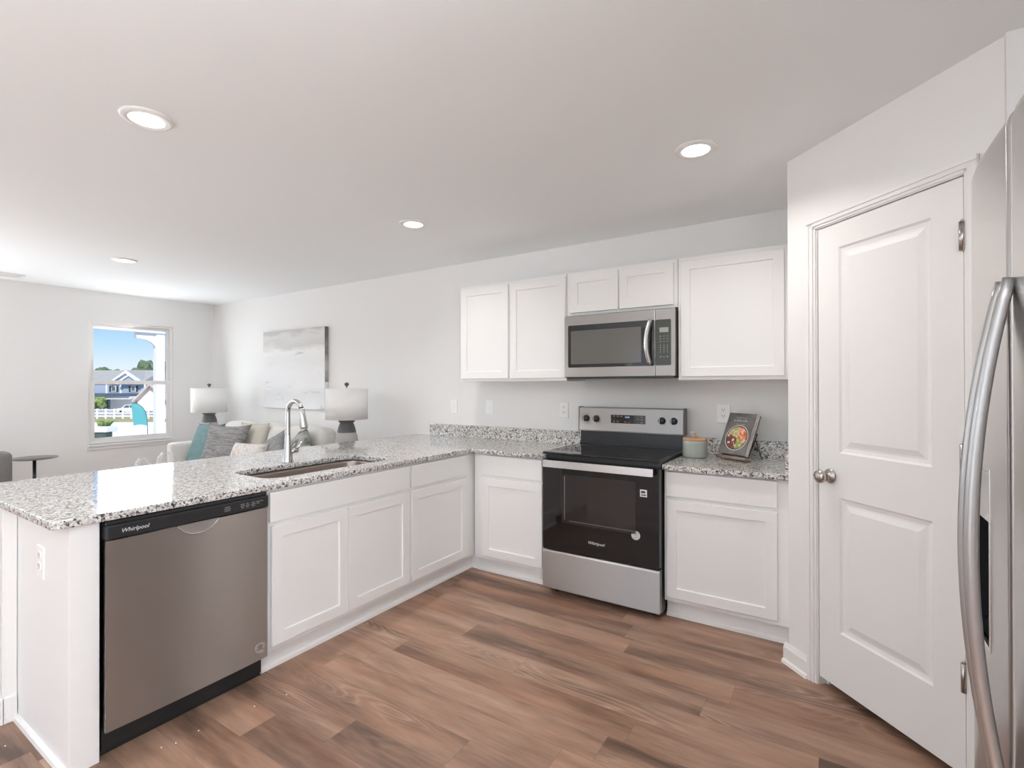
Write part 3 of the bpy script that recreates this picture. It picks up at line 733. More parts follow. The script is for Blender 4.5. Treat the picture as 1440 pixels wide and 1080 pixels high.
for k in range(13):
    s = -1 + k / 6; hp.append((.598 - .028 * (1 - s * s) * .6 + .010, MY - .012 - .034 * (1 - s * s), 1.612 + .138 * s))
tube(bm, hp, .0185, 16, squash=(1.0, .55)); 
obj('door_handle', bm, M_STEEL_LT, md, False, 'curved bright steel handle')

MWT.location.x = .012
# ---------------------------------------------------------------- refrigerator (local x right = world -Y, -y front = world -X)
FXX, FYY = 1.795, -2.135
t = thing('refrigerator', 'stainless side-by-side refrigerator with ice dispenser at the right edge', 'refrigerator', (FXX, FYY, 0), -PI / 2)
FW = .91; SPL = .355
obj('fridge_body', Box(.004, FW - .004, .075, .79, .03, 1.735, .004), mat('fridge_side_grey', (.18, .175, .17), .45, .3), t, True)
obj('base_grille', Box(.01, FW - .01, .05, .08, .01, .075), M_BLACK, t, True)
def fridge_door(x0, x1, hole=None):
    bm = BM(); n = 28
    def fy(x):
        a = (x - 0) / .17; b = (FW - x) / .17; d = 0
        if a < 1: d = .030 * (1 - a) ** 2
        if b < 1: d = .030 * (1 - b) ** 2
        g = min(x - x0, x1 - x)
        if g < .012: d += .010 * (1 - g / .012) ** 2
        return d
    xs = sorted(set([x0, x0 + .003, x0 + .007, x0 + .012, x1 - .012, x1 - .007, x1 - .003, x1] + [x0 + (x1 - x0) * k / n for k in range(n + 1)] + ([hole[0], hole[1]] if hole else [])))
    zs = [.08, .085, .3, .6, .9] + [1.2, 1.5, 1.72, 1.735, 1.745, 1.75]
    if hole: zs += [hole[2], hole[3]]
    zs = sorted(set(zs))
    def yy(x, z): return fy(x) + (.018 * ((z - 1.72) / .03) ** 2 if z > 1.72 else 0)
    V = {(i, j): bm.verts.new((x, yy(x, z), z)) for i, x in enumerate(xs) for j, z in enumerate(zs)}
    for i in range(len(xs) - 1):
        for j in range(len(zs) - 1):
            if hole and xs[i] >= hole[0] - 1e-6 and xs[i + 1] <= hole[1] + 1e-6 and zs[j] >= hole[2] - 1e-6 and zs[j + 1] <= hole[3] + 1e-6: continue
            f = bm.faces.new((V[i, j], V[i + 1, j], V[i + 1, j + 1], V[i, j + 1])); f.smooth = True
    B = [bm.verts.new(p) for p in ((x0, .07, .08), (x1, .07, .08), (x1, .07, 1.75), (x0, .07, 1.75))]
    bm.faces.new(B[::-1])
    nx, nz = len(xs) - 1, len(zs) - 1
    bm.faces.new([B[0], B[1]] + [V[i, 0] for i in range(nx, -1, -1)])
    bm.faces.new([B[2], B[3]] + [V[i, nz] for i in range(0, nx + 1)])
    bm.faces.new([B[3], B[0]] + [V[0, j] for j in range(0, nz + 1)])
    bm.faces.new([B[1], B[2]] + [V[nx, j] for j in range(nz, -1, -1)])
    bmesh.ops.recalc_face_normals(bm, faces=bm.faces); return bm
hx0, hx1, hz0, hz1 = .085, .243, .912, 1.198
fd = obj('freezer_door', fridge_door(.002, SPL - .003, (hx0, hx1, hz0, hz1)), M_STEEL_FR, t, True)
rd = obj('fridge_door', fridge_door(SPL + .003, FW - .002), M_STEEL_FR, t, True)
# dispenser
bm = BM()
def open_box(bm, x0, x1, y0, y1, z0, z1):
    v = lambda *p: bm.verts.new(p)
    for q in (((x0, y1, z0), (x1, y1, z0), (x1, y1, z1), (x0, y1, z1)), ((x0, y0, z0), (x0, y1, z0), (x0, y1, z1), (x0, y0, z1)), ((x1, y0, z0), (x1, y1, z0), (x1, y1, z1), (x1, y0, z1)), ((x0, y0, z0), (x1, y0, z0), (x1, y1, z0), (x0, y1, z0)), ((x0, y0, z1), (x1, y0, z1), (x1, y1, z1), (x0, y1, z1))):
        bm.faces.new([v(*p) for p in q])
open_box(bm, hx0, hx1, .004, .062, hz0, 1.115); dsp = obj('dispenser_cavity', bm, M_BLACK, fd, True)
bm = BM(); box(bm, hx0 + .001, hx1 - .001, -.001, .03, 1.115, hz1 - .001, .003); obj('dispenser_panel', bm, mat('dispenser_silver', (.60, .60, .60), .3, .4), fd, True)
bm = BM()
for a in ((hx0 - .006, hx0, hz0 - .006, hz1 + .006), (hx1, hx1 + .005, hz0 - .006, hz1 + .006)): box(bm, a[0], a[1], -.002, .008, a[2], a[3], .001)
for a in ((hz0 - .006, hz0), (hz1, hz1 + .005)): box(bm, hx0, hx1, -.002, .008, a[0], a[1], .001)
obj('dispenser_bezel', bm, M_STEEL_LT, fd, True)
bm = BM(); box(bm, .15, .18, .03, .05, .99, 1.10, .004); obj('dispenser_paddle', bm, mat('paddle_grey', (.1, .1, .1), .4), fd, True)
def fridge_handle(x, par):
    z0, z1 = .72, 1.492; P = []
    for k in range(25):
        s = -1 + k / 12; P.append((x - .0 , -.004 - .042 * (1 - s * s), (z0 + z1) / 2 + (z1 - z0) / 2 * s))
    bm = BM(); tube(bm, P, [.0078 + .0015 * (1 - abs(-1 + k / 12)) for k in range(25)], 20, squash=(1.0, 1.0))
    obj('door_handle', bm, mat('fridge_handle_grey', (.50, .50, .505), .3, .85), par, True, 'long bowed grey handle')
fridge_handle(.337, fd); fridge_handle(.373, rd)
M_HC = mat('hinge_cover_grey', (.35, .35, .34), .5)
for a in (.02, FW - .09): obj('hinge_cover', Box(a, a + .07, .055, .13, 1.736, 1.768, .006), M_HC, t, True)

# ---------------------------------------------------------------- outlets
def outlet(name, label, loc, rz, kind):
    t = thing(name, label, 'outlet' if kind == 'o' else 'switch', loc, rz, 'white wall plates')
    bm = BM(); box(bm, -.038, .038, -.006, 0, -.060, .060, .0025); obj('cover_plate', bm, M_PLATE, t, True)
    if kind == 'o':
        for z in (-.027, .013):
            bm = prism(BM(), rrect(-.017, .017, z, z + .028, .010), 1, -.0085, -.005); r_ = obj('receptacle', bm, M_PLATE, t, True)
            bm = BM(); box(bm, -.009, -.006, -.0092, -.0084, z + .011, z + .021); box(bm, .006, .009, -.0092, -.0084, z + .011, z + .021); disc_on(bm, 0, -.0092, z + .006, .003, .0008, 12); obj('slots', bm, M_SLOT, r_, True)
    else:
        bm = BM(); prism(bm, [(-.005, -.033), (-.0085, -.031), (-.012, .031), (-.005, .033)], 0, -.0165, .0165); obj('rocker', bm, M_PLATE, t, True)
outlet('light_switch', 'white light switch on the back wall, leftmost of the plates above the backsplash', (-1.265, 0, 1.154), 0, 's')
outlet('light_switch', 'white light switch on the back wall below the left wall cabinet door', (-.877, 0, 1.156), 0, 's')
outlet('wall_outlet', 'white wall outlet beside the left edge of the range backguard', (-.17, 0, 1.149), 0, 'o')
outlet('wall_outlet', 'white wall outlet above the backsplash, left of the cookbook', (.985, 0, 1.155), 0, 'o')
outlet('wall_outlet', 'white outlet on the end panel of the peninsula', (-.905, -2.857, .688), 0, 'o')

# ---------------------------------------------------------------- crock and cookbook
CRX, CRY = .852, -.215
t = thing('sugar_crock', 'sage green ceramic crock with wooden lid on the counter right of the range', 'canister', (CRX, CRY, H))
bm = BM(); lathe(bm, [(0, 0), (.066, 0), (.071, .004), (.073, .012), (.0735, .09), (.072, .106), (.069, .108), (.067, .100), (0, .1)], seg=48); obj('jar', bm, M_SAGE, t, True)
bm = BM(); lathe(bm, [(0, .1085), (.071, .1085), (.073, .111), (.073, .119), (.071, .121), (0, .121)], seg=48); obj('lid', bm, M_WOOD, t, True)
t = thing('serving_spoon', 'small wooden spoon standing in the lid of the green crock', 'spoon', (CRX, CRY, H + .1212))
bm = BM(); tube(bm, [(.008, .0, .0), (.004, .0, .015), (-.004, .0, .033)], [.0045, .0045, .005], 10); obj('spoon_handle', bm, M_WOOD, t, True)
bm = BM(); bmesh.ops.create_uvsphere(bm, u_segments=14, v_segments=8, radius=1); xf(bm, Matrix.Translation((-.014, -.002, .034)) @ Matrix.Diagonal((.013, .010, .005, 1)))
for f in bm.faces: f.smooth = True
obj('spoon_bowl', bm, mat('spoon_white', (.75, .70, .64), .3), t, True)

# cookbook and its stand
BKX, BKY, BKR = 1.003, -.135, math.radians(-33)
t = thing('cookbook_stand', 'wood-ledged easel with black wire legs holding the cookbook', 'book stand', (BKX, BKY, H), BKR)
LW = .215
bm = BM(); box(bm, 0, LW, -.052, -.006, .006, .020, .003); tube(bm, [(0, -.050, .016), (LW, -.050, .016)], .011, 14); obj('ledge', bm, M_WOOD2, t, True)
TI = math.radians(24)
bm = BM(); 
for x_ in (.03, LW - .03): tube(bm, [(x_, -.004, .008), (x_, .080, .155)], .003, 8); tube(bm, [(x_, .064, .12), (x_ + .01, .085 if x_ < .1 else .11, .002)], .0025, 8); tube(bm, [(x_, -.004, .003), (x_, -.048, .006)], .003, 8)
tube(bm, [(.03, .080, .155), (LW - .03, .080, .155)], .003, 8); obj('wire_legs', bm, M_WIRE, t, True)
bk = thing('cookbook', 'grey cookbook with a bowl of food on its cover, leaning on the counter easel', 'book', (BKX, BKY, H), BKR)
BW, BH, BT = .192, .264, .040
def cover_mat():
    m = mat('cookbook_cover', (.12, .115, .11), .35); n = N(m); c = n.coord('Object'); x, y, z = n.sep(c)
    X = n.math('SUBTRACT', x, BW * .52); Z = n.math('SUBTRACT', z, BH * .40)
    d = n.math('SQRT', n.math('ADD', n.math('POWER', X, 2.0), n.math('POWER', Z, 2.0)))
    v = n.vor(n.scale(c, 1, 1, 1), 75); r = n.sep(v)[0]
    orange = n.ramp(r, [(0, (.55, .13, .04)), (.4, (.75, .25, .10)), (.75, (.85, .5, .35))], 'CONSTANT')
    yellow = n.ramp(r, [(0, (.45, .40, .16)), (.5, (.65, .60, .35)), (.8, (.55, .5, .3))], 'CONSTANT')
    brown = n.ramp(r, [(0, (.16, .05, .03)), (.45, (.30, .10, .05)), (.75, (.75, .62, .55))], 'CONSTANT')
    green = n.ramp(r, [(0, (.30, .33, .08)), (.5, (.50, .48, .2)), (.8, (.7, .6, .4))], 'CONSTANT')
    up = n.math('GREATER_THAN', n.math('ADD', Z, n.math('MULTIPLY', X, .35)), 0.0); rt = n.math('GREATER_THAN', X, .004)
    food = n.mix(up, n.mix(rt, brown, green), n.mix(rt, yellow, orange))
    bgc = n.ramp(n.noise(c, 14, 4, .6), [(.3, (.10, .096, .094)), (.7, (.22, .215, .21))])
    col = n.mix(n.math('LESS_THAN', d, .081), bgc, (.62, .6, .58)); col = n.mix(n.math('LESS_THAN', d, .076), col, (.06, .045, .04)); col = n.mix(n.math('LESS_THAN', d, .070), col, food)
    n.base(col); return m
LM = Matrix.Translation((.014, -.018, .022)) @ Matrix.Rotation(-TI, 4, 'X')
M_COVER = cover_mat()
front = obj('front_cover', Box(0, BW, -BT, -BT + .003, 0, BH), M_COVER, bk, True)
front.matrix_local = LM
o = obj('back_cover', Box(0, BW, -.003, 0, 0, BH), mat('book_back', (.07, .065, .065), .4), bk, True); o.matrix_local = LM
o = obj('spine', Box(-.003, 0, -BT, 0, 0, BH), mat('book_spine', (.08, .075, .07), .4), bk, True); o.matrix_local = LM
def pages():
    m = mat('page_edges', (.7, .68, .64), .8); n = N(m); c = n.coord('Object')
    f = n.noise(n.scale(c, 40, 500, 25), 1, 3); n.base(n.ramp(f, [(.38, (.35, .22, .17)), (.48, (.62, .58, .55)), (.62, (.74, .72, .69))])); return m
o = obj('pages', Box(.001, BW - .004, -BT + .003, -.003, .004, BH - .004), pages(), bk, True); o.matrix_local = LM
bm = BM(); rnd = random.Random(2)
def scrib(z, x0, x1, h, n_):
    w_ = (x1 - x0) / n_
    for k in range(n_): a = x0 + k * w_; box(bm, a + w_ * .12, a + w_ * rnd.uniform(.35, .8), -BT - .0004, -BT, z, z + h * rnd.uniform(.7, 1))
scrib(.232, .060, .135, .004, 9); scrib(.209, .045, .145, .014, 9); scrib(.190, .070, .135, .004, 8)
o = obj('title_lettering', bm, mat('title_ink', (.50, .49, .47), .5), bk, True); o.matrix_local = LM

# ---------------------------------------------------------------- living room
t = thing('sofa', 'light beige three-seat sofa against the back wall beyond the peninsula', 'sofa', (-3.43, -.5, 0))
SXA, SXB, SYF, SYB = -4.44, -2.42, -.97, -.07
obj('sofa_base', Box(SXA + .115, SXB - .115, SYF + .03, SYB, .12, .32, .02, 3), M_SOFA, t)
for a, b in ((SXA, SXA + .115), (SXB - .115, SXB)): obj('armrest', cushion_bm(a, b, SYF, SYB, .12, .735, .035, .004), M_SOFA, t)
obj('backrest', cushion_bm(SXA + .115, SXB - .115, -.24, SYB, .30, .80, .04, .004), M_SOFA, t)
cw = (SXB - SXA - .23) / 3
for k in range(3):
    a = SXA + .115 + k * cw
    obj('seat_cushion', cushion_bm(a + .004, a + cw - .004, SYF + .02, -.26, .32, .49, .04, .012), M_SOFA, t)
    bm = cushion_bm(a + .006, a + cw - .006, -.10, .10, -.21, .21, .06, .03)
    xf(bm, Matrix.Translation((0, -.365, .715)) @ Matrix.Rotation(math.radians(-12), 4, 'X')); obj('back_cushion', bm, M_SOFA, t)
for a, b in ((SXA + .06, SYF + .07), (SXB - .06, SYF + .07), (SXA + .06, SYB - .07), (SXB - .06, SYB - .07)):
    bm = BM(); lathe(bm, [(0, 0), (.016, 0), (.024, .125), (0, .125)], a, b, 14); obj('leg', bm, M_LEG, t)
def throw_pillow(label, mat_, x, y, z, w, h, th, rx, rz, ry=0, pinch=.07):
    o = obj('throw_pillow', pillow_bm(w, h, th, 14, pinch), mat_); o.location = (x, y, z); o.rotation_euler = Matrix.Rotation(math.radians(rz), 3, 'Z').to_4x4().to_euler()
    o.rotation_euler = (Matrix.Rotation(math.radians(rz), 3, 'Z') @ Matrix.Rotation(math.radians(-rx), 3, 'X') @ Matrix.Rotation(math.radians(ry), 3, 'Y')).to_euler()
    tag(o, label, 'pillow', 'throw pillows on the sofa')
throw_pillow('plain teal throw pillow at the left end of the sofa', M_TEAL, -4.155, -.71, .71, .36, .48, .12, 24, 18)
throw_pillow('large grey striped woven throw pillow in front of the teal one', M_STRIPE, -3.68, -.755, .72, .50, .50, .15, 20, 24, 2, .15)
throw_pillow('cream throw pillow behind the grey striped pillow', M_CREAM, -3.55, -.55, .735, .40, .46, .10, 16, 12)
throw_pillow('pale peach printed lumbar pillow low on the middle of the sofa', M_PEACH, -3.06, -.87, .655, .42, .32, .13, 24, 14)
throw_pillow('grey knitted throw pillow in the middle of the sofa behind the faucet', M_KNIT, -2.90, -.735, .67, .40, .40, .13, 20, 8, -28)
throw_pillow('leaf-print throw pillow right of the faucet at the right end of the sofa', M_LEAFP, -2.68, -.60, .68, .44, .44, .12, 20, -8, 40)
# end tables and lamps
def end_table(x, y, lab):
    t = thing('end_table', lab, 'side table', (x, y, 0), 0, 'round end tables')
    bm = BM(); lathe(bm, [(0, .585), (.235, .585), (.24, .59), (.24, .605), (.235, .61), (0, .61)], seg=40); obj('table_top', bm, M_WOOD2, t, True)
    for k in range(3):
        a = k * 2 * PI / 3 + .5; bm = BM(); tube(bm, [(.17 * math.cos(a), .17 * math.sin(a), .586), (.21 * math.cos(a), .21 * math.sin(a), 0)], [.016, .011], 10); obj('leg', bm, M_LEG, t, True)
def lamp(x, y, lab):
    t = thing('table_lamp', lab, 'table lamp', (x, y, .61), 0, 'grey ceramic table lamps')
    Z = -.61
    bm = BM(); lathe(bm, [(0, .0), (.088, .0), (.100, .01), (.112, .10), (.108, .19), (.095, .27), (.0845, .305)], seg=40); bs = obj('lamp_base', bm, M_CONC_LT, t, True)
    bm = BM(); lathe(bm, [(.0850, .303), (.075, .35), (.062, .385), (.057, .395), (.070, .399), (.073, .405), (.070, .412), (0, .414)], seg=40); obj('dark_neck', bm, M_CONC_DK, t, True, 'dark glazed neck band')
    bm = BM(); lathe(bm, [(.006, .412), (.006, .44), (.016, .445), (.016, .49), (.004, .492), (.004, .722)], seg=16); obj('stem', bm, M_NICKEL, t, True)
    bm = BM(); lathe(bm, [(.186, .424), (.188, .424), (.188, .706), (.186, .706), (.1845, .704), (.1845, .426), (.186, .424)], seg=56); obj('lamp_shade', bm, M_SHADE, t, True)
    bm = BM(); lathe(bm, [(0, .718), (.006, .718), (.006, .726), (.016, .734), (.021, .746), (.016, .759), (0, .764)], seg=24); obj('finial', bm, M_CONC_DK, t, True)
end_table(-4.70, -.40, 'small round wooden end table left of the sofa under the far lamp'); end_table(-2.17, -.40, 'small round wooden end table right of the sofa under the near lamp')
lamp(-4.66, -.42, 'grey ceramic table lamp with white drum shade left of the sofa near the window')
lamp(-2.195, -.42, 'grey ceramic table lamp with white drum shade right of the sofa behind the faucet')
# painting
def art():
    m = mat('abstract_canvas', (.8, .8, .8), .8); n = N(m); c = n.coord('Object'); x, y, z = n.sep(c)
    f = n.noise(n.scale(c, 1.6, 1, 5), 1, 5, .6, dist=.6); g = n.noise(n.scale(c, 3, 1, 14), 1, 4, .6, dist=.4)
    band = n.ramp(n.math('ADD', n.math('DIVIDE', z, .91), n.math('MULTIPLY', n.math('SUBTRACT', f, .5), .35)), [(0, (.84, .85, .86)), (.18, (.76, .78, .79)), (.28, (.84, .845, .855)), (.47, (.85, .85, .86)), (.60, (.82, .82, .825)), (.72, (.87, .868, .86)), (.80, (.66, .655, .64)), (.90, (.74, .735, .72)), (.97, (.58, .575, .56))])
    dk = n.ramp(g, [(.60, (0,) * 3), (.70, (.5,) * 3)])
    n.base(n.mix(dk, band, (.40, .40, .395))); return m
t = thing('canvas_painting', 'pale grey and white abstract canvas painting above the sofa', 'painting', (-3.585, -.001, 1.085))
obj('canvas', Box(-.575, .575, -.048, 0, 0, .900, .002), art(), t, True)
def artside():
    m = mat('canvas_edge', (.3, .3, .3), .8); n = N(m); c = n.coord('Object')
    n.base(n.ramp(n.noise(n.scale(c, 1, 1, 5), 1, 3), [(.35, (.14, .14, .135)), (.5, (.32, .315, .30)), (.65, (.55, .55, .54))])); return m
M_AS = artside()
bm = BM(); box(bm, .5752, .577, -.047, -.001, .30, .899); obj('painted_edge', bm, M_AS, t, True, 'dark painted side edge')
# pedestal table
t = thing('pedestal_table', 'small round grey pedestal table near the window wall', 'side table', (-4.93, -1.90, 0))
bm = BM(); lathe(bm, [(0, .640), (.15, .640), (.172, .645), (.175, .650), (.172, .654), (0, .655)], seg=44); obj('table_top', bm, M_TABLE, t, True)
bm = BM(); tube(bm, [(0, 0, .02), (0, 0, .642)], .014, 14); obj('post', bm, M_BLACK, t, True)
bm = BM(); lathe(bm, [(0, 0), (.15, 0), (.15, .008), (.03, .02), (0, .022)], seg=40); obj('base', bm, M_BLACK, t, True)
# armchair at the left edge
t = thing('armchair', 'dark grey upholstered armchair cut by the left edge beside the pedestal table', 'armchair', (-4.45, -2.62, 0))
obj('seat_base', cushion_bm(-4.86, -4.10, -2.95, -2.26, .14, .44, .04, .01), M_GREYCHAIR, t)
for a, b in ((-2.985, -2.86), (-2.345, -2.222)): obj('armrest', cushion_bm(-4.88, -4.16, a, b, .14, .62, .04, .0), M_GREYCHAIR, t)
obj('backrest', cushion_bm(-4.30, -4.12, -2.96, -2.222, .14, .805, .05, .0), M_GREYCHAIR, t)
for a, b in ((-4.8, -2.92), (-4.8, -2.29), (-4.18, -2.92), (-4.18, -2.29)):
    bm = BM(); lathe(bm, [(0, 0), (.014, 0), (.02, .145), (0, .145)], a, b, 12); obj('leg', bm, M_LEG, t)
# coffee table with two glass vessels
t = thing('coffee_table', 'low white coffee table in front of the sofa', 'coffee table', (-3.5, -1.42, 0))
obj('table_top', Box(-4.0, -3.0, -1.72, -1.16, .42, .45, .006), M_TABLEW, t)
for a in (-3.95, -3.05):
    for b in (-1.67, -1.21): obj('leg', Box(a - .02, a + .02, b - .02, b + .02, 0, .42, .003), M_TABLEW, t)
for x, y, s, hh, lab in ((-3.83, -1.42, .9, .215, 'smaller frosted glass vase seen just above the counter below the window'), (-3.80, -1.235, 1.1, .255, 'larger frosted glass vase seen just above the counter beside the sofa arm')):
    t = thing('glass_vase', lab, 'vase', (x, y, .4505), 0, 'frosted glass vases')
    bm = BM(); lathe(bm, [(0, 0), (.05 * s, 0), (.075 * s, hh * .25), (.078 * s, hh * .55), (.062 * s, hh * .85), (.038 * s, hh * .98), (.034 * s, hh)], seg=36); obj('vessel', bm, M_ACRYL, t, True)
    bm = BM(); tube(bm, [(.034 * s * math.cos(2 * PI * k / 28), .034 * s * math.sin(2 * PI * k / 28), hh) for k in range(29)], .004, 8); obj('rim', bm, M_ACRYL, t, True)
# crumbs on the floor
bm = BM(); rnd = random.Random(11)
for x, y in ((-.52, -2.62), (-.50, -2.58), (-.55, -2.80), (-.46, -2.30), (-.42, -2.18), (-.95, -2.99), (-1.02, -2.93), (-.9, -3.02), (-1.2, -3.02), (-.86, -3.01), (-.5, -2.5), (-.7, -3.0)):
    box(bm, x - .003, x + .003, y - .002, y + .002, 0, .003, .001)
o = obj('floor_crumbs', bm, M_TRIM); tag(o, 'tiny white crumbs scattered on the floor by the dishwasher', 'crumbs'); o['kind'] = 'stuff'

# ---------------------------------------------------------------- outside, in a frame aligned with the street (x right, y away)
ER = YAW; EO = Vector((CAM.x, CAM.y, 0))
EM = Matrix.Translation(EO) @ Matrix.Rotation(ER, 4, 'Z')
F_ = 702.4
def eu(u, d): return (u - 720) / F_ * d
def ez(v, d): return CAM.z + (540 + .0033 * F_ - v) / F_ * d
def ething(name, label, cat, u, d, z, group=None):
    p = EM @ Vector((eu(u, d), d, z)); return thing(name, label, cat, p, ER, group)
def eobj(name, bm, m, par, label=None):
    return obj(name, xf(bm, EM), m, par, False, label)
M_SIDING = mat('blue_siding', (.33, .40, .50), .7)
M_ROOF = mat('grey_shingle', (.34, .34, .32), .9); _n = N(M_ROOF); _c = _n.coord('Object'); _n.base(_n.ramp(_n.noise(_c, 6, 3), [(.3, (.30, .30, .29)), (.7, (.40, .40, .38))]))
M_PROOF = mat('dark_porch_roof', (.06, .09, .13), .8)
M_SHUT = mat('dark_shutter', (.03, .035, .05), .6); M_EWHITE = mat('exterior_white', (.82, .82, .80), .6); M_CREAMW = mat('cream_siding', (.72, .66, .60), .7)
M_EGLASS = mat('exterior_glass', (.10, .12, .13), .08)
M_CONCR = mat('concrete', (.86, .84, .80), .9); M_ASPH = mat('asphalt', (.4, .4, .4), .9)
def grassm():
    m = mat('dry_grass', (.3, .3, .15), 1); n = N(m); c = n.coord('Object'); n.base(n.ramp(n.noise(c, .8, 4, .7), [(.3, (.28, .30, .11)), (.6, (.42, .38, .20)), (.8, (.50, .42, .27))])); return m
M_GRASS = grassm()
def leafm(name, a, b, s=4):
    m = mat(name, a, .8); n = N(m); c = n.coord('Object'); n.base(n.ramp(n.noise(c, s, 4, .7), [(.35, a), (.65, b)])); return m
M_TREE = leafm('tree_leaves', (.05, .09, .05), (.16, .22, .11), 1.5); M_BUSH = leafm('bush_leaves', (.08, .15, .03), (.35, .45, .14), 12); M_DKPOT = leafm('clipped_hedge', (.03, .06, .045), (.10, .15, .11), 25)
# ground: porch slab, pavement falling away, grass, street lot
pr = [(5.3, -.06), (8.6, -.06), (8.62, -.25), (16, -.9), (32, -1.78), (50, -2.24), (62, -2.45), (80, -2.75), (140, -2.9)]
prL = [('ground_pavement', M_CONCR, 0, 5), ('ground_grass', M_GRASS, 5, 6), ('ground_street', M_ASPH, 6, 8)]
for nm, m_, a, b in prL:
    bm = BM()
    for k in range(a, b):
        (d0, z0), (d1, z1) = pr[k], pr[k + 1]
        q = [(-d0 * 1.6 - 3, d0, z0), (-d0 * .25 + 0, d0, z0), (-d1 * .25, d1, z1), (-d1 * 1.6 - 3, d1, z1)]
        vs = [bm.verts.new(p) for p in q]; ws = [bm.verts.new((p[0], p[1], p[2] - .3)) for p in q]
        bm.faces.new(vs); bm.faces.new(ws[::-1])
        for i in range(4): bm.faces.new((vs[i], ws[i], ws[(i + 1) % 4], vs[(i + 1) % 4]))
    bmesh.ops.recalc_face_normals(bm, faces=bm.faces)
    # keep it outside the house
    o = obj(nm, xf(bm, EM), m_); o['kind'] = 'structure'
# blue house
D = 88; b0 = -2.85
hs = ething('blue_house', 'blue two-storey house with grey roof seen through the window across the street', 'house', 165, D, b0)
zE, zR, zP = ez(535, D), ez(518.5, D), ez(553, D)
def X(u): return eu(u, D)
bm = BM(); box(bm, X(95), X(203), D, D + 9, b0, zE); wl = eobj('house_wall', bm, M_SIDING, hs)
bm = BM(); prism(bm, [(D - .5, zE - .1), (D + 4.5, zR), (D + 9.5, zE - .1)], 0, X(93), X(204)); eobj('roof', bm, M_ROOF, hs)
bm = BM(); prism(bm, [(X(160), zE - .05), (X(203.5), zE - .05), (X(181), ez(521.5, D))], 1, D - .6, D + 3); g1 = eobj('gable', bm, M_SIDING, hs)
bm = BM()
for (xa, za, xb, zb) in ((X(158.5), zE - .2, X(181), ez(520.5, D)), (X(205), zE - .2, X(181), ez(520.5, D))):
    prism(bm, [(xa, za), (xb, zb), (xb, zb - .45), (xa + (.5 if xb > xa else -.5), za)], 1, D - .9, D - .5)
eobj('gable_trim', bm, M_EWHITE, g1)
bm = BM(); prism(bm, [(X(159), zE - .1), (X(204.5), zE - .1), (X(181), ez(520.2, D))], 1, D + .2, D + 6); eobj('gable_roof', bm, M_ROOF, g1)
bm = BM(); prism(bm, [(X(175), zE - .05), (X(202), zE - .05), (X(188.5), ez(526.5, D))], 1, D - 1.1, D - .55); g2 = eobj('gable', bm, M_SIDING, hs)
bm = BM()
for (xa, za, xb, zb) in ((X(173.5), zE - .1, X(188.5), ez(525.5, D)), (X(203), zE - .1, X(188.5), ez(525.5, D))):
    prism(bm, [(xa, za), (xb, zb), (xb, zb - .3), (xa + (.4 if xb > xa else -.4), za)], 1, D - 1.3, D - .6)
eobj('gable_trim', bm, M_EWHITE, g2)
for u in (150, 170, 204): bm = BM(); box(bm, X(u) - .1, X(u) + .12, D - .1, D, zP, zE); eobj('corner_board', bm, M_EWHITE, hs)
for u in (160.5, 188):
    bm = BM(); box(bm, X(u - 3.3), X(u + 3.3), D - .12, D, ez(549.5, D), ez(541.5, D)); wn = eobj('window', bm, M_EWHITE, hs)
    bm = BM(); box(bm, X(u - 2.4), X(u + 2.4), D - .16, D - .1, ez(548.5, D), ez(542.5, D)); eobj('pane', bm, M_EGLASS, wn)
    for s in (-5, 5): bm = BM(); box(bm, X(u + s - 1.1), X(u + s + 1.1), D - .14, D, ez(549.5, D), ez(541.5, D)); eobj('shutter', bm, M_SHUT, hs)
bm = BM(); prism(bm, [(D - 2.5, ez(556, D)), (D, zP + .15), (D, ez(556, D))], 0, X(129), X(196)); eobj('porch_roof', bm, M_PROOF, hs)
bm = BM(); box(bm, X(131), X(196), D - 2.2, D - .05, ez(560, D), ez(556, D)); eobj('porch_beam', bm, M_EWHITE, hs)
bm = BM(); box(bm, X(157), X(192), D - .25, D, b0, ez(560.5, D)); eobj('garage_door', bm, mat('garage_white', (.85, .87, .9), .6), hs)
bm = BM(); box(bm, X(144), X(152), D - .2, D, b0 + .4, ez(560.5, D)); eobj('window', bm, M_EGLASS, hs)
bm = BM()
for u in (154.5,): box(bm, X(u) - .25, X(u) + .25, D - 2.2, D - 1.8, b0, ez(560, D))
eobj('porch_post', bm, M_EWHITE, hs)
# cream neighbour
D2 = 74
def X2(u): return eu(u, D2)
nb = ething('cream_house', 'cream house with a steep gable edge at the right of the window view', 'house', 212, D2, -2.65)
bm = BM(); prism(bm, [(X2(193), -2.65), (X2(193), ez(562, D2)), (X2(214), ez(541, D2)), (X2(236), ez(562, D2)), (X2(236), -2.65)], 1, D2, D2 + 8); eobj('house_wall', bm, M_CREAMW, nb)
bm = BM()
for (xa, xb) in ((X2(189), X2(214)), (X2(240), X2(214))): prism(bm, [(xa, ez(563, D2)), (xb, ez(538, D2)), (xb, ez(541, D2)), (xa, ez(566, D2))], 1, D2 - .6, D2 + 8)
eobj('roof', bm, mat('tan_roof', (.55, .46, .43), .9), nb)
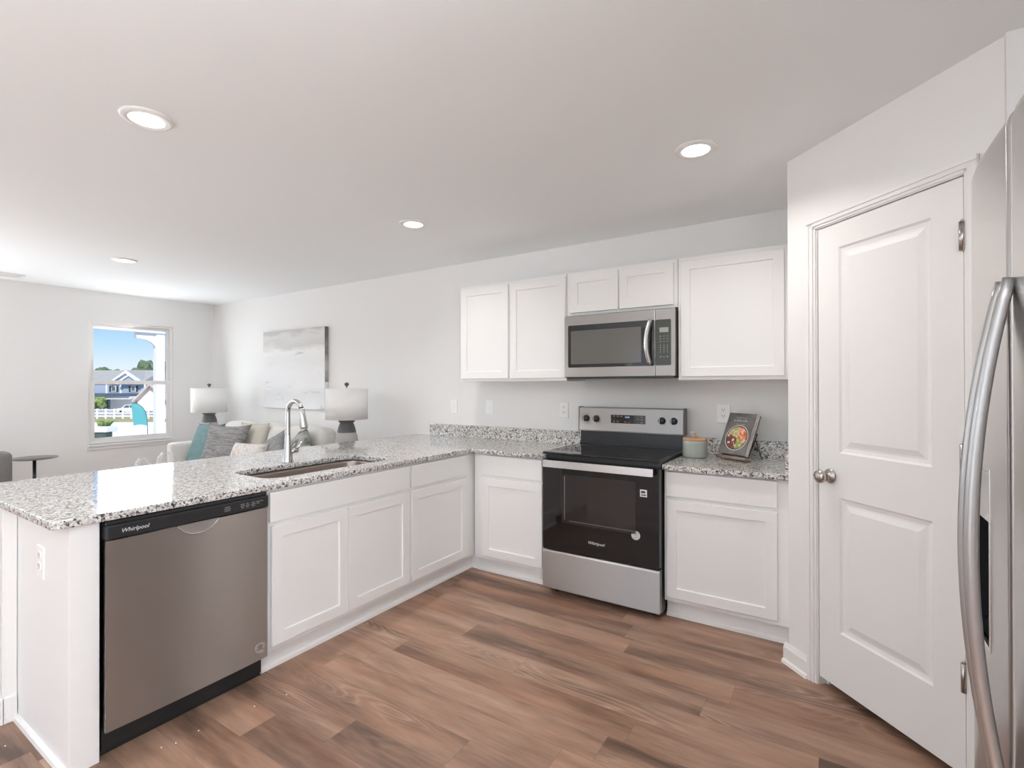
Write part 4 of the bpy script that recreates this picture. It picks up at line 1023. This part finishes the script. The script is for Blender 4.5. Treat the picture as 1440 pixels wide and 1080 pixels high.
# trees
def blob(bm, c, r, n, seed, squash=.8):
    rnd = random.Random(seed)
    for k in range(n):
        p = Vector((rnd.uniform(-1, 1) * r, rnd.uniform(-.6, .6) * r, rnd.uniform(-.6, .8) * r * squash)); s = r * rnd.uniform(.28, .5)
        g = bmesh.ops.create_icosphere(bm, subdivisions=2, radius=s)
        for v in g['verts']: v.co = Vector(c) + p + v.co * (1 + rnd.uniform(-.25, .25))
for (u, vtop, d, r, lab, sd) in ((142, 520, 118, 1.3, 'dark tree top behind the left of the blue house roof', 1), (160, 521.5, 125, 1.1, 'pale tree top behind the ridge of the blue house', 5), (203, 530, 128, 2.0, 'round green tree right of the blue house gable', 2), (219, 517, 104, 3.2, 'taller green tree behind the cream house', 3)):
    zc_ = ez(vtop, d) - r * .4; t = ething('tree', lab, 'tree', u, d, -2.9, 'trees beyond the houses')
    bm = BM(); blob(bm, (eu(u, d), d, zc_), r, 22, sd); eobj('crown', bm, M_TREE, t)
    bm = BM(); tube(bm, [(eu(u, d), d, -2.9), (eu(u, d), d, zc_)], [.3, .18], 10); eobj('trunk', bm, M_LEG, t)
# white rail fence
D3 = 57
t = ething('rail_fence', 'white three-rail fence between the grass and the street', 'fence', 170, D3, -2.36)
zf = -2.36
bm = BM()
for z in (.30, .66, 1.02): box(bm, eu(100, D3), eu(240, D3), D3 - .03, D3 + .03, zf + z - .07, zf + z + .07)
eobj('rails', bm, M_EWHITE, t)
k = 0
for u in range(101, 242, 12):
    bm = BM(); box(bm, eu(u, D3) - .07, eu(u, D3) + .07, D3 - .08, D3 + .08, zf, zf + 1.16); eobj('fence_post', bm, M_EWHITE, t)
# bush and car near the blue house
t = ething('front_shrub', 'leafy green shrub in front of the blue house at the left of the window', 'shrub', 138, 84, -2.83); bm = BM(); blob(bm, (eu(136, 84), 84, ez(566, 84)), 1.15, 24, 8); eobj('foliage', bm, M_BUSH, t)
D4 = 72
t = ething('car', 'white parked car in front of the garage of the blue house', 'car', 172, D4, -2.6)
cx0 = eu(164, D4); cz = -2.62
bm = BM(); prism(bm, [(cx0, cz + .3), (cx0, cz + .75), (cx0 + .7, cz + .85), (cx0 + 1.2, cz + 1.3), (cx0 + 2.6, cz + 1.32), (cx0 + 3.3, cz + .9), (cx0 + 3.9, cz + .8), (cx0 + 3.95, cz + .3)], 1, D4, D4 + 1.7); eobj('car_body', bm, M_EWHITE, t)
bm = BM(); prism(bm, [(cx0 + .95, cz + .88), (cx0 + 1.3, cz + 1.22), (cx0 + 1.8, cz + 1.24), (cx0 + 1.8, cz + .88)], 1, D4 - .02, D4 + .02); prism(bm, [(cx0 + 1.9, cz + .88), (cx0 + 1.9, cz + 1.24), (cx0 + 2.5, cz + 1.24), (cx0 + 3.0, cz + .9)], 1, D4 - .02, D4 + .02); eobj('side_window', bm, M_EGLASS, t)
for w_ in (.75, 3.15):
    bm = BM(); prism(bm, [(cx0 + w_ + .32 * math.cos(2 * PI * k / 20), cz + .33 + .32 * math.sin(2 * PI * k / 20)) for k in range(20)], 1, D4 - .05, D4 + .2); eobj('wheel', bm, M_BLACK, t)
# teal feather flag
D5 = 30
t = ething('feather_flag', 'teal feather flag on a pole outside the window', 'flag', 207, D5, -1.70)
M_FLAG = mat('teal_flag', (.09, .36, .38), .7)
edge = [(184.5, 566), (190, 566.3), (196, 568.5), (201, 573), (205, 580), (206.8, 588), (207.2, 597.5)]
inner = [(199, 596), (193, 596.5), (188, 597.5), (187, 590), (186, 580), (185, 572)]
bm = BM(); prism(bm, [(eu(u, D5), ez(v, D5)) for u, v in edge + inner], 1, D5 - .006, D5 + .006); eobj('flag_cloth', bm, M_FLAG, t)
bm = BM(); tube(bm, [(eu(207.6, D5), D5, -1.70), (eu(207.4, D5), D5, ez(597, D5)), (eu(206.6, D5), D5, ez(586, D5)), (eu(204.5, D5), D5, ez(578, D5)), (eu(200, D5), D5, ez(571, D5)), (eu(194, D5), D5, ez(567, D5)), (eu(184.5, D5), D5, ez(565.3, D5))], .02, 8); eobj('flag_pole', bm, mat('flag_pole_dark', (.05, .12, .14), .5), t)
# planter on the porch edge
D6 = 9.5
t = ething('porch_planter', 'white planter with spiky green plant and dark hedge block by the porch', 'planter', 139, D6, -.31)
zb_ = ez(618, D6)
bm = BM(); box(bm, eu(130, D6), eu(147, D6), D6, D6 + .22, -.32, zb_); box(bm, eu(128, D6), eu(150, D6), D6 - .02, D6 + .26, ez(607, D6), ez(599, D6), .01); eobj('planter_box', bm, M_EWHITE, t)
bm = BM(); box(bm, eu(131, D6), eu(146.5, D6), D6 + .01, D6 + .20, ez(618, D6), ez(607, D6), .01); eobj('hedge_block', bm, M_DKPOT, t)
bm = BM(); rnd = random.Random(4)
cx_ = eu(138.5, D6); zt = ez(600, D6)
for k in range(70):
    a = rnd.uniform(0, 2 * PI); l = rnd.uniform(.10, .17); sp = rnd.uniform(.3, 1.0)
    p0 = Vector((cx_ + rnd.uniform(-.09, .09), D6 + .12 + rnd.uniform(-.05, .05), zt)); p1 = p0 + Vector((math.cos(a) * l * sp * .6, math.sin(a) * l * sp * .4, l * .75)); p2 = p0 + Vector((math.cos(a) * l * sp, math.sin(a) * l * sp * .7, l * (.9 - .35 * sp)))
    tube(bm, [p0, p1, p2], [.006, .009, .001], 5, squash=(1, .3))
eobj('plant', bm, M_BUSH, t)
# porch column, beam and bracket
t = thing('porch', 'white porch post with beam and curved bracket outside the window', 'porch', (-7.5, .22, -.06))
obj('post', Box(-7.58, -7.46, .155, .275, -.06, 2.62, .006), M_EWHITE, t)
obj('beam', Box(-7.60, -7.44, -3.0, 2.0, 2.18, 2.62, .006), M_EWHITE, t)
bm = BM(); prism(bm, [(.158, 2.18), (.158, 1.93)] + [(.158 - .26 + .26 * math.cos(math.radians(a)) - .0, 1.93 + .0 + .16 * math.sin(math.radians(a))) for a in range(10, 91, 10)] + [(-.12, 2.18)], 0, -7.56, -7.48); obj('bracket', bm, M_EWHITE, t)
